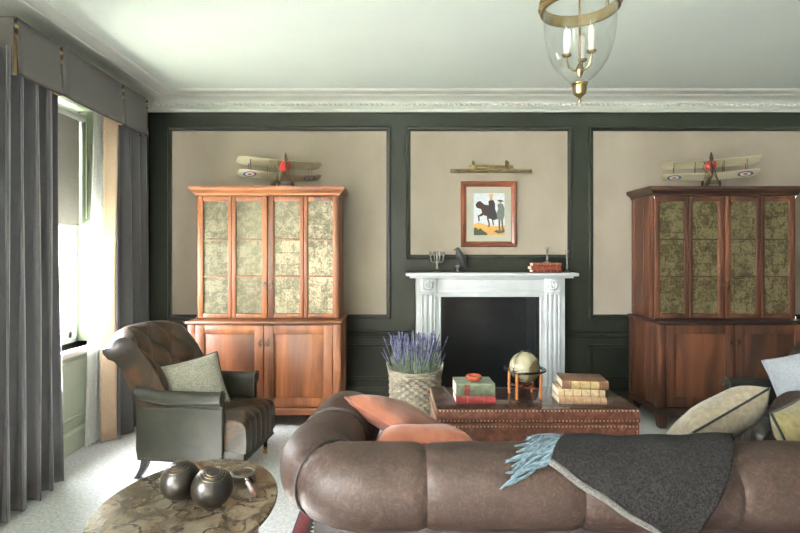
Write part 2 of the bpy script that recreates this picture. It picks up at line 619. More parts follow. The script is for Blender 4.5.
def settle(root, loc):
    """parts were built in room coordinates under a root at the origin: put the root at its base"""
    t = Matrix.Translation(-Vector(loc))

    def go(o):
        if o.type == 'MESH':
            o.data.transform(t)
        for c in kids(o):
            go(c)
    go(root)
    root.location = loc
    return root


def dup(root, label, loc, rot=(0, 0, 0), group=None, scale=None):
    r = root.copy()
    COL.objects.link(r)
    r['label'] = label
    r.location, r.rotation_euler = loc, rot
    if group:
        r['group'] = group
    if scale:
        r.scale = scale

    def go(a, b):
        for c in kids(a):
            d = c.copy()
            COL.objects.link(d)
            d.parent = b
            go(c, d)
    go(root, r)
    return r


def struct(o, label=None):
    o['kind'] = 'structure'
    return o


# ------------------------------------------------------------------ the room
struct(MB().box(XL - 0.35, XR + 0.2, YN - 0.2, YB + 0.5, -0.2, 0).build('floor', M['carpet']))
struct(MB().box(XL - 0.35, XR + 0.2, YN - 0.2, YB + 0.5, ZC, ZC + 0.2).build('ceiling', M['ceiling']))
struct(MB().box(-40, XL - 0.36, -40, 40, -0.8, -0.6).box(XL - 0.36, 40, -40, YN - 0.25, -0.8, -0.6).build('outdoor_bounce_ground', M['lawn']))  # unseen outdoor ground, added as a reflector sending light up through the windows
FX0, FX1, FZ = 0.50, 1.37, 1.05          # firebox hole
wb = struct(MB().box(XL - 0.35, FX0, YB, YB + 0.5, 0, ZC).box(FX1, XR + 0.2, YB, YB + 0.5, 0, ZC).box(FX0, FX1, YB, YB + 0.5, FZ, ZC)
            .build('wall_back', M['green_paint']))
struct(MB().box(XR, XR + 0.2, YN, YB, 0, ZC).build('wall_right', M['green_paint']))
wf = MB()
xs_ = [XL - 0.35] + [v for w in FWINS for v in w] + [XR + 0.2]
for i in range(0, len(xs_), 2):
    wf.box(xs_[i], xs_[i + 1], YN - 0.2, YN, 0, ZC)
for a, b in FWINS:
    wf.box(a, b, YN - 0.2, YN, 0, WZ0).box(a, b, YN - 0.2, YN, WZ1, ZC)
struct(wf.build('wall_front', M['beige_paper']))
for i, (a, b) in enumerate(FWINS):
    fr = MB()
    for (x0, x1, z0, z1) in ((a, a + 0.08, WZ0, WZ1), (b - 0.08, b, WZ0, WZ1), (a, b, WZ1 - 0.08, WZ1), (a, b, WZ0, WZ0 + 0.08), (a, b, 1.66, 1.72), ((a + b) / 2 - 0.01, (a + b) / 2 + 0.01, WZ0, WZ1)):
        fr.box(x0, x1, YN - 0.14, YN - 0.09, z0, z1, 0.003)
    w = struct(fr.build('window_%d' % (i + 4), M['white_paint']))
    MB().box(a + 0.07, b - 0.07, YN - 0.117, YN - 0.113, WZ0 + 0.07, WZ1 - 0.07).build('pane', M['pane'], w)
lw = MB()
ys = [YN] + [v for w in sorted(WINS) for v in w] + [YB]
for i in range(0, len(ys), 2):
    lw.box(XL - 0.35, XL, ys[i], ys[i + 1], 0, ZC)
for a, b in WINS:
    lw.box(XL - 0.35, XL, a, b, 0, WZ0)
    lw.box(XL - 0.35, XL, a, b, WZ1, ZC)
wl = struct(lw.build('wall_left', M['sage_paint']))


def moulding(mb, x0, x1, z0, z1, w=0.045, d=0.028, plane='back', at=YB):
    """bolection frame round a wall panel: mitred, stepped profile"""
    prof = [(0, 0), (0, d * 0.5), (w * 0.25, d), (w * 0.55, d * 0.9), (w * 0.7, d * 0.45), (w, d * 0.35), (w, 0)]

    def fn(u, v):
        k = int(round(u * 4)) % 4
        q, h = prof[int(round(v * (len(prof) - 1)))]
        x, z = [(x0 + q, z0 + q), (x1 - q, z0 + q), (x1 - q, z1 - q), (x0 + q, z1 - q)][k]
        return (x, at - h, z) if plane == 'back' else (at + h, x, z)
    mb.grid(fn, 4, len(prof) - 1, cu=True)
    return mb


PX = [(-2.165, 0.0), (0.145, 1.755), (1.915, 4.08)]
PZ = [(0.83, 2.695), (1.41, 2.695), (0.83, 2.695)]
for (a, b), (c, d) in zip(PX, PZ):
    MB().box(a + 0.02, b - 0.02, YB - 0.006, YB, c + 0.02, d - 0.02).build('wall_panel', M['beige_paper'], wb)
    moulding(MB(), a, b, c, d).build('panel_moulding', M['green_paint'], wb, smooth=25)
MB().box(XL, XL + 0.006, 4.48, 4.9, 0.85, 2.67).build('wall_panel', M['beige_paper'], wl)
moulding(MB(), 4.46, 4.92, 0.83, 2.695, plane='left', at=XL).build('panel_moulding', M['green_paint'], wl, smooth=25)
for a, b in PX:                              # lower dado panels
    if a < 0.1 or a > 1.8:
        moulding(MB(), a, b, 0.24, 0.58, 0.035, 0.02).build('dado_moulding', M['green_paint'], wb, smooth=25)
moulding(MB(), 3.13, 4.09, 0.24, 0.68, 0.035, 0.02, 'left', XL).build('dado_moulding', M['sage_paint'], wl, smooth=25)


def run(name, prof, material, pts, smooth=30):
    """a moulding of profile (out, z) run along wall segments [(p, q, out direction)]"""
    mb = MB()
    for p, q, d in pts:
        def fn(u, v):
            o, z = prof[int(round(v * (len(prof) - 1)))]
            m0, m1 = (p[2] if len(p) > 2 else 0), (q[2] if len(q) > 2 else 0)
            t = Vector((q[0] - p[0], q[1] - p[1])).normalized()
            b = Vector((p[0], p[1])) + t * o * m0 if u < 0.5 else Vector((q[0], q[1])) - t * o * m1
            return (b.x + d[0] * o, b.y + d[1] * o, z)
        mb.grid(fn, 1, len(prof) - 1)
    return struct(mb.build(name, material, smooth=smooth))


ROUND = [((XL, YB, 1), (XR, YB, 1), (0, -1)), ((XL, YN, 1), (XL, YB, 1), (1, 0)), ((XR, YN, 1), (XR, YB, 1), (-1, 0))]
corn = [(0, 2.835), (0.02, 2.835), (0.028, 2.85), (0.034, 2.862), (0.05, 2.866), (0.056, 2.872)] + \
       [(0.10 + 0.12 * (1 - math.cos(t * PI / 2 / 5)), 2.90 + 0.03 * math.sin(t * PI / 2 / 5)) for t in range(6)] + \
       [(0.225, 2.932), (0.23, 2.938), (0.345, 2.938), (0.35, 2.942), (0.362, 2.944), (0.365, 2.95)]
trim1 = run('trim_1', corn, M['cornice'], ROUND)
egg = MB()
x = XL + 0.12
while x < XR - 0.1:
    egg.ball((x, YB - 0.078, 2.887), 0.020, 8, sc=(0.8, 0.9, 0.95))
    egg.box(x + 0.022, x + 0.028, YB - 0.092, YB - 0.07, 2.874, 2.9)
    x += 0.05
egg.build('egg_and_dart', M['cornice'], trim1)
run('trim_2', [(0, 0.635), (0.012, 0.64), (0.016, 0.655), (0.03, 0.665), (0.034, 0.69), (0.026, 0.70), (0.03, 0.71), (0, 0.715)],
    M['green_paint'], [((XL, YB, 1), (0.20, YB, 0), (0, -1)), ((1.67, YB, 0), (XR, YB, 1), (0, -1))])
base = [(0, 0.17), (0.008, 0.168), (0.014, 0.15), (0.02, 0.14), (0.02, 0), (0, 0)]
run('baseboard_back', base, M['green_paint'], [((XL, YB, 1), (0.20, YB, 0), (0, -1)), ((1.67, YB, 0), (XR, YB, 1), (0, -1))])
run('baseboard_left', base, M['sage_paint'], [((XL, YN, 0), (XL, YB, 1), (1, 0))])

# windows on the left wall
for i, (a, b) in enumerate(WINS):
    xg = XL - 0.20
    fr = MB()
    for (y0, y1, z0, z1) in ((a, a + 0.05, WZ0, WZ1), (b - 0.05, b, WZ0, WZ1), (a, b, WZ1 - 0.05, WZ1), (a, b, WZ0, WZ0 + 0.03)):
        fr.box(xg - 0.07, xg + 0.02, y0, y1, z0, z1, 0.004)
    w = struct(fr.build('window_%d' % (i + 1), M['white_paint']))
    zm = 1.70
    for (z0, z1, xo) in ((WZ0 + 0.03, zm + 0.02, 0.0), (zm - 0.02, WZ1 - 0.05, -0.03)):
        s = MB()
        xs = xg - 0.02 + xo
        for (y0, y1, c, d) in ((a + 0.05, a + 0.095, z0, z1), (b - 0.095, b - 0.05, z0, z1), (a + 0.05, b - 0.05, z0, z0 + 0.05), (a + 0.05, b - 0.05, z1 - 0.045, z1)):
            s.box(xs - 0.015, xs + 0.015, y0, y1, c, d, 0.003)
        for k in (1, 2):
            yy = a + 0.095 + (b - a - 0.19) * k / 3
            s.box(xs - 0.01, xs + 0.01, yy - 0.009, yy + 0.009, z0, z1, 0.002)
        zz = (z0 + z1) / 2
        s.box(xs - 0.01, xs + 0.01, a + 0.06, b - 0.06, zz - 0.009, zz + 0.009, 0.002)
        so = s.build('sash', M['white_paint'], w)
        MB().box(xs - 0.002, xs + 0.002, a + 0.09, b - 0.09, z0 + 0.045, z1 - 0.04).build('pane', M['pane'], so)
    # reveals with folded shutters, sill
    r = MB()
    for (y0, y1) in ((a, a + 0.018), (b - 0.018, b)):
        r.box(xg + 0.021, XL + 0.004, y0, y1, WZ0 + 0.002, WZ1, 0.003)
        yy = y1 if y0 == a else y0
        sg = 1 if y0 == a else -1
        for (z0, z1) in ((WZ0 + 0.08, 1.6), (1.68, WZ1 - 0.06)):
            r.box(xg + 0.05, XL - 0.03, min(yy, yy + sg * 0.008), max(yy, yy + sg * 0.008), z0, z1, 0.003)
    r.build('shutter', M['shutter_green'], w)
    MB().box(xg + 0.02, XL + 0.05, a - 0.05, b + 0.05, WZ0 - 0.045, WZ0, 0.006).build('sill', M['white_paint'], w)
    ar = MB()
    for (y0, y1, z0, z1) in ((a - 0.09, a, WZ0, WZ1 + 0.09), (b, b + 0.09, WZ0, WZ1 + 0.09), (a, b, WZ1, WZ1 + 0.09)):
        ar.box(XL, XL + 0.025, y0, y1, z0, z1, 0.008)
    ar.build('architrave', M['sage_paint'], w)

# roller blind
rb = thing('roller_blind', 'pale roller blind pulled halfway down inside the window', 'blind')
a, b = WINS[0]
MB().tube([(XL - 0.13, a + 0.04, 2.555), (XL - 0.13, b - 0.03, 2.555)], 0.028, 16).build('roller', M['white_paint'], rb)
MB().box(XL - 0.156, XL - 0.154, a + 0.045, b - 0.04, 1.69, 2.56).build('blind_cloth', M['blind'], rb)
MB().box(XL - 0.162, XL - 0.148, a + 0.045, b - 0.04, 1.675, 1.695, 0.003).build('bottom_bar', M['white_paint'], rb)
MB().tube([(XL - 0.10, b - 0.033, 2.54), (XL - 0.10, b - 0.033, 1.75)], 0.003, 6).build('chain', M['white_paint'], rb)
settle(rb, (XL - 0.13, (a + b) / 2, 1.675))


# pelmet
pm = thing('pelmet', 'grey box pelmet with dark buttoned pleats over the window', 'pelmet')
PXF, PZ0, PZ1 = -2.10, 2.474, 2.795
PY = [2.85, 3.236, 3.98, 4.37]


def pel_panel(mb, y0, y1):
    def fn(u, v):
        y = y0 + (y1 - y0) * u
        z = PZ1 + (PZ0 - PZ1) * v
        fl = 0.012 * v * v * (abs(2 * u - 1) ** 3)
        return (PXF + 0.012 * v + fl, y, z)
    mb.grid(fn, 12, 8)


pf = MB()
for y0, y1 in zip(PY, PY[1:]):
    pel_panel(pf, y0 + 0.007, y1 - 0.007)
for y in (PY[0], PY[-1]):
    sg = -1 if y == PY[0] else 1
    pf.grid(lambda u, v: (XL + 0.01 + (PXF - XL - 0.016) * u, y + sg * 0.008 * v, PZ1 + (PZ0 - PZ1) * v), 6, 6)
pf.build('valance', M['pelmet'], pm, solid=0.01)
MB().box(XL, PXF - 0.02, PY[0] + 0.02, PY[-1] - 0.02, PZ1 - 0.03, PZ1 - 0.008).build('top_board', M['pelmet'], pm)
for y in PY:
    MB().box(PXF - 0.03, PXF - 0.012, y - 0.03 * (y > PY[0]), y + 0.03 * (y < PY[-1]), PZ0 + 0.004, PZ1 - 0.02).build('pleat_lining', M['gold_cloth'], pm)
    bt = MB()
    for k in range(4):
        bt.ball((PXF + 0.006, y, PZ1 - 0.025 - 0.028 * k), 0.011, 10, mi=k % 2)
    bt.build('pleat_buttons', [M['black_trim'], M['gold_cloth']], pm)
hm = MB()
for y0, y1 in zip(PY, PY[1:]):
    hm.tube([(PXF + 0.014 + 0.012 * abs(2 * k / 8 - 1) ** 3, y0 + 0.007 + (y1 - y0 - 0.014) * k / 8, PZ0) for k in range(9)], 0.006, 6)
hm.build('hem_cord', M['black_trim'], pm)
settle(pm, (XL + 0.13, 3.61, PZ0))


def curtain_mesh(y0, y1, ztop, zbot, xc, amp, nf, ph, flare=0.0, shift=0.0, nu=90, nv=26, wob=0.35):
    rnd = random.Random(int(ph * 100))
    w = [rnd.uniform(0.7, 1.25) for _ in range(nf + 2)]

    def fn(u, v):
        z = ztop + (zbot - ztop) * v
        ww = 1 + flare * v
        yc = (y0 + y1) / 2 + shift * v
        t = u * nf
        k = int(min(t, nf - 1e-6))
        A = amp * (0.55 + 0.45 * v) * (w[k] * (1 - (t - k)) + w[k + 1] * (t - k))
        s = math.sin(2 * PI * t + ph + wob * math.sin(3.1 * v + k))
        s = math.copysign(abs(s) ** 0.8, s)
        y = yc + (u - 0.5) * (y1 - y0) * ww + 0.3 * amp * math.cos(4 * PI * t + ph)
        return (xc + A * s, y, z)
    return MB().grid(fn, nu, nv)


c1 = thing('curtain', 'full length grey velvet curtain nearest the camera, at the near window edge', 'curtain', None)
curtain_mesh(2.70, 3.25, 2.62, 0.012, -2.15, 0.075, 5, 0.6, 0.12, -0.03).build('drape', M['curtain'], c1, solid=0.008)
settle(c1, (-2.185, 3.1, 0.012))
c2 = thing('curtain', 'full length grey velvet curtain hanging behind the green leather armchair by the corner', 'curtain', None)
curtain_mesh(4.05, 4.46, 2.62, 0.012, -2.18, 0.068, 3, 2.1, 0.16, 0.0).build('drape', M['curtain'], c2, solid=0.008)
MB().grid(lambda u, v: (-2.24 + 0.09 * u, 3.965 + 0.05 * u - 0.03 * v + 0.012 * math.sin(6 * v + 2 * u), 2.62 - 2.605 * v), 6, 20).build('lining_edge', M['lining'], c2, solid=0.008)
settle(c2, (-2.17, 4.3, 0.012))
sh = thing('sheer_curtain', 'white sheer curtain hanging inside the grey corner curtain', 'curtain')
curtain_mesh(3.93, 4.06, 2.60, 0.015, -2.29, 0.022, 4, 1.0, 0.5, -0.08, 50).build('voile', M['sheer'], sh)
settle(sh, (-2.26, 4.0, 0.015))


# ------------------------------------------------------------------ fireplace
fp = thing('fireplace', 'white painted fireplace surround with fluted pilasters and carved corner rosettes', 'fireplace')
YF = 4.80
SX0, SX1 = 0.235, 1.637                      # outer faces
MB().box(0.14, 1.735, 4.70, YB, 1.256, 1.286, 0.006).box(0.175, 1.70, 4.74, YB, 1.236, 1.256, 0.006).build('shelf', M['white_marble'], fp)
MB().box(SX0, SX1, YF, YB, 1.057, 1.24, 0.004).box(0.44, 1.43, YF - 0.008, YF + 0.01, 1.095, 1.12, 0.004).box(0.44, 1.43, YF - 0.012, YF + 0.01, 1.218, 1.238, 0.004).build('frieze', M['white_marble'], fp)
for sx in (0, 1):
    X = lambda v: v if sx == 0 else SX0 + SX1 - v
    pl = MB()
    q = sorted((X(SX0), X(0.47)))
    pl.box(q[0], q[1], YF, YB, 0, 1.06, 0.003)
    for (u, w) in ((0.285, 0.30), (0.315, 0.345), (0.36, 0.39), (0.405, 0.42)):
        q = sorted((X(u), X(w)))
        pl.box(q[0], q[1], YF - 0.02, YF + 0.01, 0.16, 1.085, 0.006)
    q = sorted((X(0.27), X(0.435)))
    pl.box(q[0], q[1], YF - 0.03, YF + 0.01, 0, 0.16, 0.006)
    q = sorted((X(0.452), X(0.47)))
    pl.box(q[0], q[1], YF - 0.012, YF + 0.01, 0, 1.06, 0.004)
    pl.build('pilaster', M['white_marble'], fp)
    q = sorted((X(0.28), X(0.425)))
    bk = MB().box(q[0], q[1], YF - 0.03, YF + 0.01, 1.10, 1.236, 0.004).box(q[0] - 0.02, q[1] + 0.02, YF - 0.036, YF + 0.01, 1.083, 1.10, 0.004).build('corner_block', M['white_marble'], fp)
    cx, cz = (q[0] + q[1]) / 2, 1.168
    rs = MB()
    for k in range(8):
        an = k * PI / 4
        rs.ball((cx + 0.03 * math.cos(an), YF - 0.033, cz + 0.03 * math.sin(an)), 0.016, 8, sc=(1, 1.0, 1))
    rs.ball((cx, YF - 0.036, cz), 0.016, 10).torus((cx, YF - 0.031, cz), 0.052, 0.005, axis='y')
    rs.build('rosette', M['white_marble'], bk)
fb = MB().box(FX0 - 0.03, FX1 + 0.03, YB + 0.22, YB + 0.26, 0, FZ + 0.03)
fb.box(FX0 - 0.04, FX0 + 0.003, YF + 0.02, YB + 0.24, 0.0, FZ + 0.02).box(FX1 - 0.003, FX1 + 0.04, YF + 0.02, YB + 0.24, 0.0, FZ + 0.02)
fb.box(FX0 - 0.03, FX1 + 0.03, YF + 0.02, YB + 0.24, FZ - 0.003, FZ + 0.02)
fb.build('firebox', M['navy_brick'], fp, smooth=0)
MB().box(0.20, 1.67, 4.58, YB + 0.22, 0.0, 0.018, 0.004).build('hearth', M['slate'], fp)
settle(fp, (0.936, 4.80, 0))

# ------------------------------------------------------------------ picture and picture light
pc = thing('framed_picture', 'small mahogany framed print of a horse rider above the fireplace', 'picture')
AX0, AX1, AZ0, AZ1 = 0.674, 1.214, 1.528, 2.164
fr = MB()
prof = [(0, 0), (0, 0.02), (0.012, 0.032), (0.03, 0.03), (0.045, 0.018), (0.055, 0.016), (0.055, 0.004)]


def frfn(u, v):
    k = int(round(u * 4)) % 4
    q, h = prof[int(round(v * 6))]
    x, z = [(AX0 + q, AZ0 + q), (AX1 - q, AZ0 + q), (AX1 - q, AZ1 - q), (AX0 + q, AZ1 - q)][k]
    return (x, YB - 0.006 - h, z)


fr.grid(frfn, 4, 6, cu=True).build('picture_frame', M['frame_wood'], pc, smooth=25)
MB().box(AX0 + 0.05, AX1 - 0.05, YB - 0.018, YB - 0.007, AZ0 + 0.05, AZ1 - 0.05).build('mount', M['mount'], pc)
IX0, IX1, IZ0, IZ1 = 0.80, 1.098, 1.643, 2.048
art = MB()
AM = ['sky', 'ground', 'scrub', 'horse', 'rider', 'skin', 'straw', 'coat', 'boots']
lay = [0]


def art_poly(mn, pts):
    """pts in print coordinates 0..185 across, 0..242 down"""
    lay[0] += 1
    d = YB - 0.0185 - 0.00025 * lay[0]
    art.add([(IX0 + (IX1 - IX0) * p[0] / 185, d, IZ1 - (IZ1 - IZ0) * p[1] / 242) for p in pts], [tuple(range(len(pts)))], AM.index(mn))


art_poly('sky', [(0, 0), (185, 0), (185, 242), (0, 242)])
art_poly('ground', [(0, 178), (30, 170), (70, 182), (110, 188), (150, 192), (185, 186), (185, 242), (0, 242)])
art_poly('scrub', [(0, 205), (12, 196), (26, 212), (40, 202), (58, 218), (76, 228), (84, 242), (0, 242)])
art_poly('scrub', [(120, 222), (135, 212), (160, 218), (185, 208), (185, 226), (150, 234)])
art_poly('horse', [(10, 66), (22, 50), (38, 44), (52, 56), (66, 66), (100, 70), (116, 84), (122, 110), (112, 128), (84, 134), (62, 128), (50, 112), (44, 92), (32, 88), (18, 84)])
art_poly('horse', [(54, 110), (64, 122), (46, 134), (34, 134), (36, 160), (28, 164), (24, 128), (36, 124)])
art_poly('horse', [(78, 126), (92, 128), (90, 150), (98, 176), (94, 196), (86, 194), (88, 176), (80, 152)])
art_poly('horse', [(102, 120), (118, 116), (116, 150), (122, 182), (114, 184), (108, 150)])
art_poly('rider', [(88, 46), (100, 38), (118, 40), (128, 62), (128, 92), (138, 116), (140, 148), (124, 156), (86, 144), (80, 104), (90, 84)])
art_poly('skin', [(96, 22), (112, 22), (114, 36), (106, 42), (97, 37)])
art_poly('straw', [(88, 18), (96, 4), (114, 2), (120, 16), (106, 22)])
art_poly('coat', [(142, 64), (156, 56), (174, 62), (184, 84), (184, 132), (174, 160), (140, 152), (138, 110), (146, 90)])
art_poly('skin', [(150, 48), (166, 48), (166, 58), (156, 62)])
art_poly('scrub', [(140, 44), (150, 38), (170, 40), (180, 48), (160, 50)])
art_poly('boots', [(148, 154), (160, 158), (158, 196), (164, 218), (150, 218), (148, 190)])
art_poly('boots', [(164, 158), (176, 156), (176, 192), (182, 214), (168, 216), (166, 190)])
art.build('print', [M['art_' + k] for k in AM], pc, smooth=0)
settle(pc, ((AX0 + AX1) / 2, YB, AZ0))

pl = thing('picture_light', 'long brass picture light mounted above the framed print', 'lamp')
MB().box(0.754, 1.18, YB - 0.025, YB - 0.006, 2.285, 2.32, 0.006).build('backplate', M['brass'], pl)
MB().tube([(0.557, 4.80, 2.242), (1.32, 4.80, 2.242)], 0.016, 14).build('lamp_tube', M['brass'], pl)
for x in (0.79, 1.11):
    MB().tube([(x, 4.93, 2.31), (x, 4.90, 2.335), (x, 4.87, 2.345), (x, 4.835, 2.335), (x, 4.81, 2.30), (x, 4.80, 2.255)], 0.0075, 8).build('arm', M['brass'], pl)
    MB().lathe([(0, -0.03), (0.012, -0.025), (0.012, 0.02), (0, 0.04)], 10, c=(x, 4.915, 2.33)).build('bracket', M['brass'], pl)
settle(pl, (0.97, YB - 0.02, 2.285))


# ------------------------------------------------------------------ cabinets
def panel_frame(mb, x0, x1, z0, z1, y0, y1, w, wt=None, bev=0.003):
    wt = wt or w
    mb.box(x0, x0 + w, y0, y1, z0, z1, bev).box(x1 - w, x1, y0, y1, z0, z1, bev)
    mb.box(x0 + w, x1 - w, y0, y1, z0, z0 + wt, bev).box(x0 + w, x1 - w, y0, y1, z1 - wt, z1, bev)


def ring_pull(x, y, z, par):
    h = MB().lathe([(0, 0), (0.014, 0), (0.012, 0.006), (0, 0.01)], 12, T=Matrix.Translation((x, y, z)) @ Matrix.Rotation(PI / 2, 4, 'X'))
    h.torus((x, y - 0.008, z - 0.016), 0.015, 0.0035, 20, 6, axis='y')
    h.box(x - 0.006, x + 0.006, y - 0.004, y + 0.002, z - 0.05, z + 0.025, 0.002)
    return h.build('handle', M['bronze'], par)


def make_cabinet(label, W, WH, WP, MG):
    t = thing('display_cabinet', label, 'cabinet', None)
    W2, WU = 0.636, 0.612
    lb = MB().box(-W2, W2, 0.022, 0.53, 0.16, 0.876, 0.004)
    lb.box(-W2, -W2 + 0.06, -0.002, 0.03, 0.16, 0.876, 0.006).box(W2 - 0.06, W2, -0.002, 0.03, 0.16, 0.876, 0.006)
    for sx in (-1, 1):                       # framed side
        x0, x1 = sorted((sx * W2, sx * (W2 + 0.006)))
        lb.box(x0, x1, 0.0, 0.07, 0.16, 0.876, 0.002).box(x0, x1, 0.22, 0.26, 0.16, 0.876, 0.002).box(x0, x1, 0.47, 0.53, 0.16, 0.876, 0.002)
    lb.build('lower_carcass', W, t)
    MB().box(-W2 - 0.006, W2 + 0.006, -0.01, 0.53, 0.115, 0.175, 0.006).build('base_rail', WH, t)
    for fx in (-1, 1):
        for fy in (0.03, 0.49):
            f = MB()

            def ft(u, v):
                k = int(round(v * 4)) % 4
                s = 0.042 - 0.014 * u
                dx, dy = [(-1, -1), (1, -1), (1, 1), (-1, 1)][k]
                return (fx * (W2 - 0.036) + dx * s, fy + dy * s, 0.117 * (1 - u))
            f.grid(ft, 4, 4, cv=True, capu=True).build('leg', W, t)
    MB().box(-W2 - 0.022, W2 + 0.022, -0.025, 0.53, 0.876, 0.902, 0.008).build('waist_moulding', WH, t)
    for s in (-1, 1):
        x0, x1 = sorted((s * 0.004, s * 0.574))
        d = MB()
        panel_frame(d, x0, x1, 0.185, 0.868, -0.004, 0.022, 0.075)
        d = d.build('lower_door', W, t)
        MB().box(x0 + 0.07, x1 - 0.07, 0.008, 0.024, 0.25, 0.80, 0.004).build('door_panel', WP, d)
        ring_pull(s * 0.032, -0.004, 0.735, d)
    ub = MB().box(-WU, WU, 0.165, 0.53, 0.902, 1.99, 0.004)
    for sx in (-1, 1):
        x0, x1 = sorted((sx * WU, sx * (WU + 0.005)))
        ub.box(x0, x1, 0.14, 0.20, 0.902, 1.985, 0.002).box(x0, x1, 0.30, 0.34, 0.902, 1.985, 0.002).box(x0, x1, 0.47, 0.53, 0.902, 1.985, 0.002)
    ub.build('upper_carcass', W, t)
    # cornice: stepped outward
    cp = [(0, 1.965), (0.012, 1.97), (0.016, 1.985), (0.034, 2.0), (0.05, 2.012), (0.054, 2.026), (0.052, 2.044), (0.0, 2.05)]

    def cf(u, v):
        k = int(round(u * 3))
        o, z = cp[int(round(v * (len(cp) - 1)))]
        return [(-WU - o, 0.53, z), (-WU - o, 0.13 - o, z), (WU + o, 0.13 - o, z), (WU + o, 0.53, z)][k]
    MB().grid(cf, 3, len(cp) - 1).box(-WU, WU, 0.13, 0.53, 1.966, 2.0495).build('cornice', WH, t, smooth=20)
    for s in (-1, 1):
        xs = [0.004, 0.052, 0.276, 0.345, 0.56, 0.606]
        d = MB()
        for (u, w) in ((xs[0], xs[1]), (xs[2], 0.309), (0.312, xs[3]), (xs[4], xs[5])):
            a, b = sorted((s * u, s * w))
            d.box(a, b, 0.13, 0.162, 0.908, 1.963, 0.004)
        for (u, w) in ((xs[1], xs[2]), (xs[3], xs[4])):
            a, b = sorted((s * u, s * w))
            d.box(a, b, 0.13, 0.16, 0.908, 0.948, 0.003).box(a, b, 0.13, 0.16, 1.918, 1.963, 0.003)
            for z in (1.268, 1.588):
                d.box(a, b, 0.133, 0.155, z - 0.0065, z + 0.0065, 0.002)
        d = d.build('upper_door', W, t)
        for (u, w) in ((xs[1], xs[2]), (xs[3], xs[4])):
            a, b = sorted((s * u, s * w))
            MB().box(a - 0.004, b + 0.004, 0.15, 0.164, 0.94, 1.925).build('pane', MG, d)
        ring_pull(s * 0.028, 0.13, 1.205, d)
        for z in (0.912, 1.955):
            MB().lathe([(0, -0.012), (0.007, -0.01), (0.007, 0.01), (0, 0.012)], 10, c=(s * 0.612, 0.128, z)).build('hinge', M['chrome'], d)
    return t


cab = make_cabinet('tall lighter reddish wooden cabinet with mirrored doors standing behind the tufted armchair', M['wood'], M['wood_h'], M['wood_panel'], M['mirror'])
CY = 4.27
cab.location = (-1.063, CY, 0)
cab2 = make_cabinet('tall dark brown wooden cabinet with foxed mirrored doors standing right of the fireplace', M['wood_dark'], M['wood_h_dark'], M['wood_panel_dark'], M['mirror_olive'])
cab2.location = (2.88, CY, 0)


